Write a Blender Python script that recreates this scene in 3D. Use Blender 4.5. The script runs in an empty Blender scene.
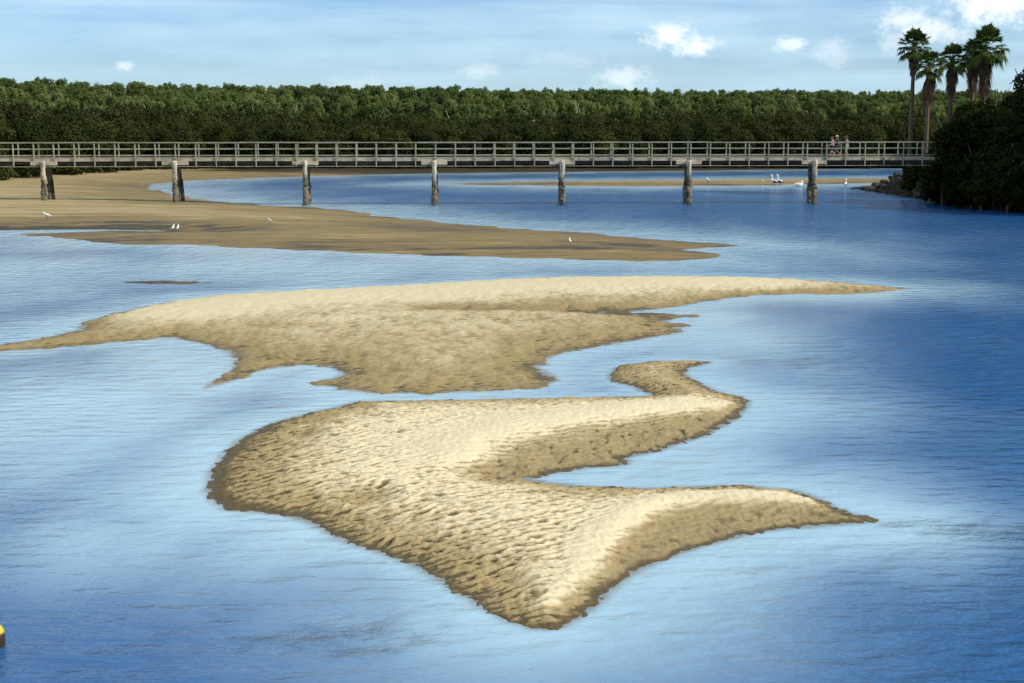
import bpy, math, random
import numpy as np
from mathutils import Vector, Matrix

random.seed(7)
RNG = np.random.default_rng(11)
S = bpy.context.scene
COL = S.collection

# ------------------------------------------------------------------ camera
F, CH = 1400.0, 6.25                      # focal length in pixels, eye height in metres
TH = math.atan(221.5 / F)                 # downward pitch
cd = bpy.data.cameras.new('camera')
cd.sensor_width = 36.0
cd.lens = F / 1024 * 36.0
cd.clip_start = 0.5
cd.clip_end = 20000
cam = bpy.data.objects.new('camera', cd)
COL.objects.link(cam)
cam.location = (0, 0, CH)
cam.rotation_euler = (math.pi / 2 - TH, 0, 0)
S.camera = cam

# ------------------------------------------------------------------ sky, sun, exposure
S.view_settings.view_transform = 'Standard'
S.view_settings.look = 'None'
S.view_settings.exposure = 0.35
S.view_settings.gamma = 1.0
S.cycles.sample_clamp_direct = 5.0
S.cycles.sample_clamp_indirect = 3.0
S.view_settings.use_curve_mapping = False
SUN_EL = math.radians(37)
SUN_AZ = math.atan2(0.95, -0.26)          # clockwise from +Y: to the right and a little behind the camera
SUN_DIR = Vector((math.sin(SUN_AZ) * math.cos(SUN_EL), math.cos(SUN_AZ) * math.cos(SUN_EL), math.sin(SUN_EL)))
SKY_STRENGTH = 0.095
SUN_STRENGTH = 4.4


def nd(nt, typ, **kw):
    n = nt.nodes.new(typ)
    for k, v in kw.items():
        if k.startswith('i_'):
            n.inputs[k[2:].replace('_', ' ')].default_value = v
        else:
            setattr(n, k, v)
    return n


def mth(nt, op, a, b=None, c=None, clamp=False):
    n = nt.nodes.new('ShaderNodeMath')
    n.operation = op
    n.use_clamp = clamp
    for i, v in enumerate((a, b, c)):
        if v is None:
            continue
        if isinstance(v, (int, float)):
            n.inputs[i].default_value = v
        else:
            nt.links.new(v, n.inputs[i])
    return n.outputs[0]


def mix(nt, fac, a, b, blend='MIX'):
    n = nt.nodes.new('ShaderNodeMix')
    n.data_type = 'RGBA'
    n.blend_type = blend
    for sock, v in ((n.inputs[0], fac), (n.inputs[6], a), (n.inputs[7], b)):
        if isinstance(v, (int, float)):
            sock.default_value = v
        elif isinstance(v, tuple):
            sock.default_value = (*v, 1)
        else:
            nt.links.new(v, sock)
    return n.outputs[2]


def smooth(nt, v, lo, hi):
    n = nt.nodes.new('ShaderNodeMapRange')
    n.interpolation_type = 'SMOOTHSTEP'
    nt.links.new(v, n.inputs[0])
    n.inputs[1].default_value = lo
    n.inputs[2].default_value = hi
    return n.outputs[0]


def noise(nt, vec, scale, detail=3, rough=0.55, dist=0.0):
    n = nt.nodes.new('ShaderNodeTexNoise')
    n.inputs['Scale'].default_value = scale
    n.inputs['Detail'].default_value = detail
    n.inputs['Roughness'].default_value = rough
    n.inputs['Distortion'].default_value = dist
    if vec is not None:
        nt.links.new(vec, n.inputs['Vector'])
    return n.outputs['Fac']


def comb(nt, x, y, z=0.0):
    n = nt.nodes.new('ShaderNodeCombineXYZ')
    for i, v in enumerate((x, y, z)):
        if isinstance(v, (int, float)):
            n.inputs[i].default_value = v
        else:
            nt.links.new(v, n.inputs[i])
    return n.outputs[0]


def ray(x, y):
    a, b = (x - 512) / F, (341.5 - y) / F
    return np.array([a, math.cos(TH) + b * math.sin(TH), -math.sin(TH) + b * math.cos(TH)])


def at(x, y, z=0.0):
    """point of the level plane at height z under a point of the photograph"""
    d = ray(x, y)
    return d * ((z - CH) / d[2]) + np.array([0, 0, CH])


W = bpy.data.worlds.new('World')
S.world = W
W.use_nodes = True
nt = W.node_tree
nt.nodes.clear()
sky = nd(nt, 'ShaderNodeTexSky', sky_type='NISHITA')
sky.sun_disc = False
sky.sun_elevation = SUN_EL
sky.sun_rotation = SUN_AZ
sky.air_density = 1.0
sky.dust_density = 0.15
sky.ozone_density = 2.2
tc = nd(nt, 'ShaderNodeTexCoord')
sx = nd(nt, 'ShaderNodeSeparateXYZ')
nt.links.new(tc.outputs['Generated'], sx.inputs[0])
az = mth(nt, 'ARCTAN2', sx.outputs[0], sx.outputs[1])
el = mth(nt, 'ARCSINE', sx.outputs[2])
warp = noise(nt, comb(nt, az, mth(nt, 'MULTIPLY', el, 1.3)), 95.0, 6, 0.68)
warp = mth(nt, 'SUBTRACT', warp, 0.5)
# heaped cloud: (azimuth, elevation, half width, half height, density)
puffs = []
for (px, py, a, b, dn) in [(668, 35, 21, 13, 1.0), (692, 45, 24, 10, .95), (788, 44, 17, 7, .8), (903, 20, 24, 12, .75), (926, 29, 30, 11, .85), (950, 34, 22, 9, .6), (893, 40, 16, 14, .4),
                           (990, 7, 36, 18, 1.0), (1010, 2, 34, 20, 1.0), (833, 52, 18, 13, .35), (626, 77, 24, 11, .55),
                           (480, 71, 18, 8, .35), (122, 66, 9, 5, .6), (566, 60, 40, 10, .18), (360, 84, 30, 9, .2)]:
    d = ray(px, py)
    puffs.append((math.atan2(d[0], d[1]), math.asin(d[2] / np.linalg.norm(d)), a * 1.25 / F, b * 1.25 / F, dn))
heap = None
for (u0, v0, a, b, dn) in puffs:
    du = mth(nt, 'MULTIPLY', mth(nt, 'SUBTRACT', az, u0), 1 / a)
    dv = mth(nt, 'MULTIPLY', mth(nt, 'SUBTRACT', el, v0), 1 / b)
    r = mth(nt, 'SQRT', mth(nt, 'ADD', mth(nt, 'MULTIPLY', du, du), mth(nt, 'MULTIPLY', dv, dv)))
    r = mth(nt, 'ADD', r, mth(nt, 'MULTIPLY', warp, 2.2))
    m = mth(nt, 'MULTIPLY', smooth(nt, r, 1.08, 0.1), dn)
    heap = m if heap is None else mth(nt, 'MAXIMUM', heap, m)
# higher heaps that the water mirrors, thicker to the left
hi = noise(nt, comb(nt, mth(nt, 'MULTIPLY', az, 3.0), mth(nt, 'MULTIPLY', el, 7.0), 3.1), 1.0, 5, 0.55)
hi = mth(nt, 'SUBTRACT', hi, mth(nt, 'MULTIPLY', az, 0.30))
hi = mth(nt, 'MULTIPLY', smooth(nt, hi, 0.44, 0.68), smooth(nt, el, 0.09, 0.17))
hi = mth(nt, 'MULTIPLY', hi, smooth(nt, el, 1.1, 0.5))
heap = mth(nt, 'MAXIMUM', heap, mth(nt, 'MULTIPLY', hi, 0.75))
# thin streaks
st = noise(nt, comb(nt, mth(nt, 'MULTIPLY', az, 3.0), mth(nt, 'MULTIPLY', el, 46.0), 1.7), 1.0, 6, 0.6, 0.4)
st = mth(nt, 'MULTIPLY', smooth(nt, st, 0.36, 0.72), smooth(nt, el, 0.7, 0.1))
veil = smooth(nt, noise(nt, comb(nt, mth(nt, 'MULTIPLY', az, 6.0), mth(nt, 'MULTIPLY', el, 24.0), 8.0), 1.0, 6, .6), 0.32, 0.72)
tint = mix(nt, smooth(nt, el, 0.02, 0.55), (0.56, 0.76, 1.10), (0.72, 0.98, 1.08))
skyc = mix(nt, 1.0, sky.outputs[0], tint, 'MULTIPLY')
skyc = mix(nt, mth(nt, 'ADD', mth(nt, 'MULTIPLY', st, 0.46), mth(nt, 'MULTIPLY', veil, 0.50)), skyc, (4.9, 6.9, 8.3))
skyc = mix(nt, heap, skyc, (8.6, 9.2, 9.6))
bg = nd(nt, 'ShaderNodeBackground')
bg.inputs[1].default_value = SKY_STRENGTH
nt.links.new(skyc, bg.inputs[0])
wo = nd(nt, 'ShaderNodeOutputWorld')
nt.links.new(bg.outputs[0], wo.inputs[0])

sl = bpy.data.lights.new('sun', 'SUN')
sl.energy = SUN_STRENGTH
sl.angle = math.radians(0.5)
sl.color = (1.0, 0.94, 0.84)
so = bpy.data.objects.new('sun', sl)
COL.objects.link(so)
so.rotation_euler = (-SUN_DIR).to_track_quat('-Z', 'Y').to_euler()
so.location = (60, -40, 80)


# ------------------------------------------------------------------ numpy helpers
def _hash(ix, iy, seed):
    h = (ix * 374761393 + iy * 668265263 + seed * 974634777) & 0xFFFFFFFF
    h = ((h ^ (h >> 13)) * 1274126177) & 0xFFFFFFFF
    return ((h ^ (h >> 16)) & 0xFFFF) / 65536.0 * 2 * np.pi


def perlin(x, y, seed=0):
    x = np.asarray(x, float)
    y = np.asarray(y, float)
    ix = np.floor(x).astype(np.int64)
    iy = np.floor(y).astype(np.int64)
    fx, fy = x - ix, y - iy
    u = fx * fx * fx * (fx * (fx * 6 - 15) + 10)
    v = fy * fy * fy * (fy * (fy * 6 - 15) + 10)

    def g(a, b):
        t = _hash(ix + a, iy + b, seed)
        return np.cos(t) * (fx - a) + np.sin(t) * (fy - b)
    return 1.4 * ((g(0, 0) * (1 - u) + g(1, 0) * u) * (1 - v) + (g(0, 1) * (1 - u) + g(1, 1) * u) * v)


def fbm(x, y, seed=0, octv=4):
    s, a = 0, 1.0
    for o in range(octv):
        s = s + a * perlin(x * 2 ** o, y * 2 ** o, seed + o * 17)
        a *= 0.5
    return s


def sstep(v, lo, hi):
    t = np.clip((v - lo) / (hi - lo), 0, 1)
    return t * t * (3 - 2 * t)


def seg_dist(X, Y, a, b):
    ax, ay, bx, by = a[0], a[1], b[0], b[1]
    dx, dy = bx - ax, by - ay
    L = dx * dx + dy * dy + 1e-12
    t = np.clip(((X - ax) * dx + (Y - ay) * dy) / L, 0, 1)
    return np.hypot(X - ax - t * dx, Y - ay - t * dy)


def sdf(X, Y, P):
    """signed distance to polygon P, positive inside"""
    d = np.full(X.shape, 1e9)
    ins = np.zeros(X.shape, bool)
    n = len(P)
    for i in range(n):
        a, b = P[i], P[(i + 1) % n]
        d = np.minimum(d, seg_dist(X, Y, a, b))
        c = ((a[1] > Y) != (b[1] > Y))
        with np.errstate(divide='ignore', invalid='ignore'):
            xi = (b[0] - a[0]) * (Y - a[1]) / (b[1] - a[1] if b[1] != a[1] else 1e-12) + a[0]
        ins ^= (c & (X < xi))
    return np.where(ins, d, -d)


def poly_dist(X, Y, L):
    d = np.full(X.shape, 1e9)
    for a, b in zip(L[:-1], L[1:]):
        d = np.minimum(d, seg_dist(X, Y, a, b))
    return d


def to_ground(pts, z=0.0):
    return [tuple(at(x, y, z)[:2]) for x, y in pts]


# ------------------------------------------------------------------ object helpers
def tag(o, label=None, cat=None, group=None, kind=None):
    for k, v in (('label', label), ('category', cat), ('group', group), ('kind', kind)):
        if v:
            o[k] = v
    return o


def empty(name, loc, rz=0.0):
    o = bpy.data.objects.new(name, None)
    o.empty_display_size = 0.3
    COL.objects.link(o)
    o.location = loc
    o.rotation_euler = (0, 0, rz)
    return o


def link_mesh(name, me, mat, parent=None):
    o = bpy.data.objects.new(name, me)
    if mat and not me.materials:
        me.materials.append(mat)
    COL.objects.link(o)
    if parent:
        o.parent = parent
    return o


def np_mesh(name, V, Fc, smooth_=False):
    """V (n,3); Fc (m,k) faces with k equal corners"""
    me = bpy.data.meshes.new(name)
    V = np.ascontiguousarray(V, np.float32)
    Fc = np.ascontiguousarray(Fc, np.int32)
    k = Fc.shape[1]
    me.vertices.add(len(V))
    me.vertices.foreach_set('co', V.ravel())
    me.loops.add(Fc.size)
    me.loops.foreach_set('vertex_index', Fc.ravel())
    me.polygons.add(len(Fc))
    me.polygons.foreach_set('loop_start', np.arange(0, Fc.size, k, dtype=np.int32))
    me.polygons.foreach_set('loop_total', np.full(len(Fc), k, np.int32))
    me.update(calc_edges=True)
    me.validate()
    if smooth_:
        me.polygons.foreach_set('use_smooth', np.ones(len(Fc), bool))
    return me


def grid_mesh(name, xs, ys, zfun, cut=None):
    X, Y = np.meshgrid(xs, ys)
    Z, attrs = zfun(X, Y)
    ny, nx = X.shape
    idx = np.arange(nx * ny).reshape(ny, nx)
    q = np.stack([idx[:-1, :-1], idx[:-1, 1:], idx[1:, 1:], idx[1:, :-1]], -1).reshape(-1, 4)
    z = Z.ravel()
    if cut is not None:
        q = q[z[q].max(1) > cut]
    used = np.unique(q)
    re = np.full(nx * ny, -1)
    re[used] = np.arange(len(used))
    V = np.stack([X.ravel(), Y.ravel(), z], 1)[used]
    me = np_mesh(name, V, re[q], True)
    for k, a in attrs.items():
        at_ = me.attributes.new(k, 'FLOAT', 'POINT')
        at_.data.foreach_set('value', np.ascontiguousarray(a.ravel()[used], np.float32))
    return me


class MB:
    """collects simple shapes for one mesh"""

    def __init__(self):
        self.v, self.f = [], []

    def box(self, c, s, rz=0.0, rx=0.0, ry=0.0, taper=1.0):
        b = len(self.v)
        M = Matrix.Rotation(rz, 3, 'Z') @ Matrix.Rotation(ry, 3, 'Y') @ Matrix.Rotation(rx, 3, 'X')
        for dz in (-.5, .5):
            k = taper if dz > 0 else 1.0
            for dx, dy in ((-.5, -.5), (.5, -.5), (.5, .5), (-.5, .5)):
                p = M @ Vector((dx * s[0] * k, dy * s[1] * k, dz * s[2]))
                self.v.append((p.x + c[0], p.y + c[1], p.z + c[2]))
        for q in ((0, 3, 2, 1), (4, 5, 6, 7), (0, 1, 5, 4), (1, 2, 6, 5), (2, 3, 7, 6), (3, 0, 4, 7)):
            self.f.append(tuple(b + i for i in q))
        return self

    def tube(self, pts, rad, n=8, squash=None, jitter=0.0, cap=True):
        """tube through pts; rad: float, (rx, rz) or a list of those"""
        pts = [Vector(p) for p in pts]
        b = len(self.v)
        m = len(pts)
        up0 = None
        for i, p in enumerate(pts):
            t = (pts[min(i + 1, m - 1)] - pts[max(i - 1, 0)]).normalized()
            if up0 is None:
                ref = Vector((0, 0, 1)) if abs(t.z) < 0.9 else Vector((0, 1, 0))
                s = t.cross(ref).normalized()
            else:
                s = (up0 - t * up0.dot(t)).normalized()
            up0 = s
            w = s.cross(t).normalized()
            r = rad[i] if isinstance(rad, (list, tuple)) and len(rad) == m else rad
            ra, rb = r if isinstance(r, (list, tuple)) else (r, r)
            for k in range(n):
                a = 2 * math.pi * k / n
                j = 1 + (random.uniform(-jitter, jitter) if jitter else 0)
                q = p + s * (ra * math.cos(a) * j) + w * (rb * math.sin(a) * j)
                self.v.append(tuple(q))
        for i in range(m - 1):
            for k in range(n):
                k2 = (k + 1) % n
                self.f.append((b + i * n + k, b + i * n + k2, b + (i + 1) * n + k2, b + (i + 1) * n + k))
        if cap:
            self.f.append(tuple(b + k for k in reversed(range(n))))
            self.f.append(tuple(b + (m - 1) * n + k for k in range(n)))
        return self

    def ball(self, c, r, nu=10, nv=7, M=None):
        b = len(self.v)
        for i in range(nv + 1):
            a = math.pi * i / nv
            for k in range(nu):
                p = Vector((r[0] * math.sin(a) * math.cos(2 * math.pi * k / nu), r[1] * math.sin(a) * math.sin(2 * math.pi * k / nu), r[2] * math.cos(a)))
                if M:
                    p = M @ p
                self.v.append((p.x + c[0], p.y + c[1], p.z + c[2]))
        for i in range(nv):
            for k in range(nu):
                k2 = (k + 1) % nu
                self.f.append((b + i * nu + k, b + (i + 1) * nu + k, b + (i + 1) * nu + k2, b + i * nu + k2))
        return self

    def mesh(self, name, smooth_=False):
        me = bpy.data.meshes.new(name)
        me.from_pydata(self.v, [], self.f)
        me.update()
        if smooth_:
            me.polygons.foreach_set('use_smooth', np.ones(len(me.polygons), bool))
        return me

    def build(self, name, mat, parent=None, smooth_=False, bevel=0.0):
        o = link_mesh(name, self.mesh(name, smooth_), mat, parent)
        if bevel:
            m = o.modifiers.new('bevel', 'BEVEL')
            m.width = bevel
            m.segments = 1
        return o


# ------------------------------------------------------------------ materials
def new_mat(name):
    m = bpy.data.materials.new(name)
    m.use_nodes = True
    t = m.node_tree
    b = t.nodes['Principled BSDF']
    return m, t, b


def set_in(t, sock, v):
    if isinstance(v, tuple):
        sock.default_value = (*v, 1)
    elif isinstance(v, (int, float)):
        sock.default_value = v
    else:
        t.links.new(v, sock)


def geo_pos(t):
    return nd(t, 'ShaderNodeNewGeometry').outputs['Position']


def obj_pos(t):
    return nd(t, 'ShaderNodeTexCoord').outputs['Object']


def scaled(t, vec, s):
    n = nd(t, 'ShaderNodeVectorMath', operation='MULTIPLY')
    t.links.new(vec, n.inputs[0])
    n.inputs[1].default_value = s
    return n.outputs[0]


def attr(t, name):
    n = nd(t, 'ShaderNodeAttribute', attribute_name=name)
    return n.outputs['Fac']


def bump(t, b, h, strength, dist):
    n = nd(t, 'ShaderNodeBump')
    set_in(t, n.inputs['Strength'], strength)
    n.inputs['Distance'].default_value = dist
    t.links.new(h, n.inputs['Height'])
    t.links.new(n.outputs[0], b.inputs['Normal'])
    return n


def plain(name, c, rough=0.7, var=0.25, scale=6.0, bmp=0.0, c2=None):
    m, t, b = new_mat(name)
    n = noise(t, obj_pos(t), scale, 5, 0.6)
    c2 = c2 or tuple(x * (1 - var) for x in c)
    set_in(t, b.inputs['Base Color'], mix(t, smooth(t, n, 0.35, 0.65), c, c2))
    b.inputs['Roughness'].default_value = rough
    if bmp:
        bump(t, b, n, bmp, 0.02)
    return m


def sand_mat(name, wet, damp, dry, fine=1.0, far=False):
    m, t, b = new_mat(name)
    p = geo_pos(t)
    d = attr(t, 'dry')
    if far:
        n1 = noise(t, scaled(t, p, (0.07, 0.75, 0.0)), 1.0, 7, 0.7, 0.6)
        n2 = noise(t, scaled(t, p, (0.5, 2.2, 0.0)), 1.0, 4, 0.6)
        amt1, amt2 = 0.95, 0.75
    else:
        n1 = noise(t, p, 0.9, 4, 0.6)
        n2 = noise(t, p, 9.0, 4, 0.65)
        amt1, amt2 = 0.22, 0.28
    v = mth(t, 'ADD', d, mth(t, 'ADD', mth(t, 'MULTIPLY', mth(t, 'SUBTRACT', n1, 0.5), amt1 * (2.0 if far else 1)), mth(t, 'MULTIPLY', mth(t, 'SUBTRACT', n2, 0.5), amt2 * (1.6 if far else 1))))
    c = mix(t, smooth(t, v, 0.0, 0.30), wet, damp)
    c = mix(t, smooth(t, v, 0.36, 0.95), c, dry)
    g = noise(t, p, 60.0, 3, 0.7)
    c = mix(t, mth(t, 'MULTIPLY', smooth(t, g, 0.60, 0.72), 0.22), c, wet)
    set_in(t, b.inputs['Base Color'], c)
    n = nd(t, 'ShaderNodeMapRange')
    t.links.new(v, n.inputs[0])
    n.inputs[1].default_value, n.inputs[2].default_value = 0.0, 0.5
    n.inputs[3].default_value, n.inputs[4].default_value = 0.5, 0.92
    t.links.new(n.outputs[0], b.inputs['Roughness'])
    b.inputs['Specular IOR Level'].default_value = 0.12
    h = mth(t, 'ADD', noise(t, p, 14.0, 4, 0.65), mth(t, 'MULTIPLY', g, 0.35))
    bump(t, b, h, 0.32 * fine, 0.03)
    return m


M_SAND = sand_mat('sand', (0.092, 0.067, 0.030), (0.288, 0.216, 0.103), (0.590, 0.497, 0.318))
M_SAND2 = sand_mat('sand_mid', (0.095, 0.070, 0.031), (0.268, 0.199, 0.090), (0.550, 0.463, 0.288))
M_MUD = sand_mat('mud', (0.048, 0.037, 0.020), (0.186, 0.133, 0.058), (0.335, 0.257, 0.128), 0.6, True)


def foliage_mat(name, dark, light, trans=0.25, alt=None):
    m, t, b = new_mat(name)
    oi = nd(t, 'ShaderNodeObjectInfo')
    n = noise(t, obj_pos(t), 0.55, 4, 0.65)
    n2 = noise(t, obj_pos(t), 4.0, 2, 0.6)
    v = mth(t, 'ADD', mth(t, 'MULTIPLY', n, 0.7), mth(t, 'ADD', mth(t, 'MULTIPLY', oi.outputs['Random'], 0.45), mth(t, 'MULTIPLY', n2, 0.4)))
    c = mix(t, smooth(t, v, 0.45, 1.05), dark, light)
    if alt:
        c = mix(t, mth(t, 'MULTIPLY', smooth(t, mth(t, 'FRACT', mth(t, 'MULTIPLY', oi.outputs['Random'], 7.3)), 0.6, 0.9), 0.7), c, alt)
    set_in(t, b.inputs['Base Color'], c)
    b.inputs['Roughness'].default_value = 0.8
    b.inputs['Specular IOR Level'].default_value = 0.06
    tr = nd(t, 'ShaderNodeBsdfTranslucent')
    set_in(t, tr.inputs[0], c)
    mx = nd(t, 'ShaderNodeMixShader')
    mx.inputs[0].default_value = trans
    t.links.new(b.outputs[0], mx.inputs[1])
    t.links.new(tr.outputs[0], mx.inputs[2])
    t.links.new(mx.outputs[0], t.nodes['Material Output'].inputs[0])
    return m


M_MANG = foliage_mat('mangrove_leaves', (0.015, 0.022, 0.005), (0.047, 0.054, 0.012), 0.22, (0.032, 0.033, 0.009))
M_GUM = foliage_mat('gum_leaves', (0.054, 0.078, 0.018), (0.175, 0.218, 0.066), 0.36, (0.085, 0.130, 0.034))
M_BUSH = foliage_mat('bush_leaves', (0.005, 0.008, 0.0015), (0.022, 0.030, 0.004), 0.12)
M_PALM = foliage_mat('palm_leaves', (0.030, 0.055, 0.012), (0.080, 0.110, 0.024), 0.28)
M_SKIRT = plain('dead_fronds', (0.17, 0.10, 0.055), 0.85, c2=(0.07, 0.038, 0.022), scale=3.0)
M_BARK = plain('bark', (0.13, 0.10, 0.07), 0.9, 0.5, 3.0, 0.4)
M_GUMBARK = plain('gum_bark', (0.52, 0.47, 0.38), 0.85, 0.5, 1.5, 0.2)
M_PALMBARK = plain('palm_bark', (0.145, 0.095, 0.055), 0.9, 0.45, 5.0, 0.5)


def wood_mat(name, c1, c2, grain=(1.0, 14.0, 14.0), dark_z=None):
    m, t, b = new_mat(name)
    p = obj_pos(t)
    n = noise(t, scaled(t, p, grain), 1.2, 5, 0.65)
    n2 = noise(t, p, 1.1, 4, 0.6)
    c = mix(t, smooth(t, n, 0.35, 0.68), c1, c2)
    c = mix(t, mth(t, 'MULTIPLY', smooth(t, n2, 0.45, 0.7), 0.55), c, tuple(x * 0.5 for x in c2))
    if dark_z:
        z = nd(t, 'ShaderNodeSeparateXYZ')
        t.links.new(geo_pos(t), z.inputs[0])
        zz = mth(t, 'ADD', z.outputs[2], mth(t, 'MULTIPLY', mth(t, 'SUBTRACT', noise(t, p, 3.5, 4, 0.7), 0.5), 2.2))
        c = mix(t, smooth(t, zz, dark_z[1], dark_z[0]), c, (0.035, 0.030, 0.020))
    set_in(t, b.inputs['Base Color'], c)
    b.inputs['Roughness'].default_value = 0.85
    bump(t, b, n, 0.5, 0.02)
    return m


M_RAIL = wood_mat('weathered_rail_timber', (0.35, 0.345, 0.245), (0.225, 0.22, 0.155))
M_FASCIA = wood_mat('weathered_deck_timber', (0.49, 0.43, 0.31), (0.30, 0.26, 0.18))
M_BEAM = wood_mat('weathered_beam_timber', (0.62, 0.53, 0.40), (0.30, 0.25, 0.18))
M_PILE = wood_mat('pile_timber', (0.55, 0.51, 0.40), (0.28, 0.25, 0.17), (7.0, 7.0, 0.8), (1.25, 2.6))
M_PILE2 = wood_mat('shaded_pile_timber', (0.17, 0.15, 0.10), (0.09, 0.08, 0.055), (7.0, 7.0, 0.8), (1.25, 2.6))  # back piles: the deck's shade is put into this darker timber colour
M_DARKW = wood_mat('dark_timber', (0.045, 0.036, 0.028), (0.025, 0.02, 0.016))  # even near-black brown for stringers, crossheads and stubs
M_OYSTER = plain('oyster_crust', (0.055, 0.048, 0.034), 0.9, c2=(0.20, 0.17, 0.11), scale=9.0, bmp=0.8)
M_ROCK = plain('rock', (0.045, 0.034, 0.020), 0.95, c2=(0.012, 0.010, 0.007), scale=3.0, bmp=0.7)

# ------------------------------------------------------------------ outlines of the sand (traced along the water's edge)
BAR_F = to_ground([(357, 402), (390, 401.5), (430, 400.5), (500, 399.5), (560, 398), (600, 397.5), (640, 397), (656, 395.5),
                   (640, 390), (632, 385.5), (620, 383), (610, 379.5), (611, 374), (617, 368), (628, 364.5), (650, 362), (680, 361), (709, 362),
                   (700, 365.5), (686, 368), (683, 372), (690, 379), (704, 386), (720, 393), (738, 396.5), (748, 402), (745, 407),
                   (736, 417), (722, 426), (703, 435), (680, 443), (655, 451), (634, 455.5), (622, 459), (629, 462), (622, 465),
                   (600, 466), (575, 469), (552, 473), (530, 479), (545, 482.5), (575, 485.5), (600, 487.5), (650, 488.5), (700, 487), (740, 486),
                   (780, 489), (800, 492), (820, 500), (838, 510), (858, 516), (876, 520), (858, 523), (830, 525), (800, 527), (770, 530),
                   (745, 534), (720, 541), (700, 546), (680, 553), (655, 562), (640, 569), (625, 577), (612, 587), (602, 598), (590, 608),
                   (578, 617), (565, 625), (552, 629), (535, 628), (510, 620), (488, 609), (470, 598), (452, 587), (432, 574), (410, 563),
                   (385, 553), (350, 543), (330, 533), (315, 525), (290, 515), (260, 512), (228, 510), (213, 500), (208, 488), (213, 470),
                   (224, 455), (238, 441), (255, 431), (280, 421), (310, 413), (335, 408)])
BAR_M = to_ground([(-140, 357), (-60, 350), (0, 345), (40, 339), (78, 331), (84, 323), (110, 315), (150, 306), (180, 300.5), (220, 296), (280, 292.5),
                   (330, 290), (390, 287), (450, 283), (510, 280), (570, 278), (640, 277.5), (720, 278), (800, 280), (850, 283), (880, 286), (908, 288.6),
                   (880, 292), (850, 294), (800, 293.5), (760, 294.5), (730, 297.5), (700, 302), (680, 306), (650, 309.5), (627, 311.5), (628, 313),
                   (660, 313.6), (696, 315.5), (672, 318.5), (660, 321), (684, 325), (672, 328), (684, 332), (660, 335), (640, 339), (610, 344.5),
                   (580, 349), (560, 353), (543, 360), (534, 366), (548, 373), (557, 380), (540, 386), (520, 388.5), (480, 391), (440, 392.5), (400, 393),
                   (370, 392.5), (345, 389.5), (330, 386), (318, 383), (335, 378.5), (345, 374), (335, 369), (318, 364.5), (300, 365), (280, 367),
                   (262, 370), (247, 373.5), (236, 379), (220, 384), (206, 388), (215, 381), (230, 374), (238, 367), (236, 358), (225, 350.5),
                   (205, 343.5), (185, 339.5), (165, 337.5), (140, 340), (110, 342.5), (70, 346), (40, 349), (0, 351), (-60, 355), (-140, 361)])
SLIVER = to_ground([(122, 282.3), (150, 281), (180, 281.2), (208, 282.8), (185, 284.6), (150, 284)])
FLAT = to_ground([(-500, 250), (-300, 243), (0, 234.5), (40, 236), (80, 240), (130, 243.5), (200, 245.5), (270, 248.5), (340, 251.5), (400, 254.5), (480, 257), (560, 259),
                  (650, 260.5), (705, 258.5), (722, 255), (700, 251), (690, 249.5), (700, 248), (730, 245.5), (700, 243), (660, 239.5), (600, 234.5), (540, 230), (480, 226), (420, 220.5), (370, 214),
                  (320, 208), (260, 205), (215, 201), (175, 195.5), (147, 188), (152, 184), (190, 180.5), (250, 178), (320, 176), (400, 174),
                  (500, 172.5), (700, 170.5), (870, 168.4), (1100, 167), (1400, 166)]) + [(330, 190), (900, 300), (900, 900), (-900, 900), (-900, 60), (-200, 60)]
STRIP = to_ground([(440, 184), (520, 182), (620, 180.6), (740, 179.3), (880, 178.4), (960, 178), (980, 181), (880, 183), (800, 184.6), (740, 185.6),
                   (640, 186.3), (540, 185.6), (470, 184.8)])
BANK = to_ground([(862, 189), (880, 192.5), (905, 196.5), (925, 199.5), (938, 203.5), (960, 207), (985, 208.5), (1024, 211), (1120, 216)]) + \
    [(70, 84), (140, 76), (260, 90), (260, 160), (90, 150), (60, 141), (46, 138), (38, 135)]

# ------------------------------------------------------------------ foreground sandbar
CR_A = to_ground([(744, 400), (690, 401), (640, 406), (585, 413), (540, 419), (500, 426), (468, 437), (446, 450)], 0.25)
CR_B = to_ground([(800, 492), (750, 491), (700, 491), (660, 496), (630, 507), (605, 524), (588, 545), (574, 570), (566, 592)], 0.25)
LEE_A = to_ground([(756, 400), (700, 408), (640, 417), (585, 426), (545, 433), (505, 441), (478, 450), (462, 462), (480, 476), (540, 482), (600, 474), (680, 452), (760, 420)], 0.1)
LEE_B = to_ground([(800, 499), (760, 497), (720, 498), (680, 503), (648, 513), (625, 528), (608, 548), (594, 572), (580, 596), (560, 612), (552, 640), (610, 620), (660, 575), (760, 545), (890, 530), (890, 515), (830, 505)], 0.1)


def ripples(X, Y, lam, ang, seed, along=2.6):
    c, s = math.cos(ang), math.sin(ang)
    U = X * c + Y * s              # along the crest
    V = -X * s + Y * c             # across
    wx = fbm(U / 1.3, V / 1.3, seed, 3)
    wy = fbm(U / 0.55, V / 0.55, seed + 5, 3)
    ph = V / lam + 0.75 * wx + 0.42 * wy
    fr = ph - np.floor(ph)
    tri = np.where(fr < 0.66, fr / 0.66, (1 - fr) / 0.34)
    r1 = tri * tri * (3 - 2 * tri)
    br = 0.62 + 0.75 * perlin(U / (lam * along), V / (lam * 1.3), seed + 9)
    l1 = 1 - np.abs(perlin(U / (lam * 1.5) + wx, V / (lam * .75) + wy, seed + 21)) * 1.6
    l2 = fbm(U / (lam * .9), V / (lam * .5), seed + 31, 3)
    return np.clip(br, 0, 1.4) * (r1 - .45) + 0.45 * (l1 - .6) + 0.33 * l2


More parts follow.
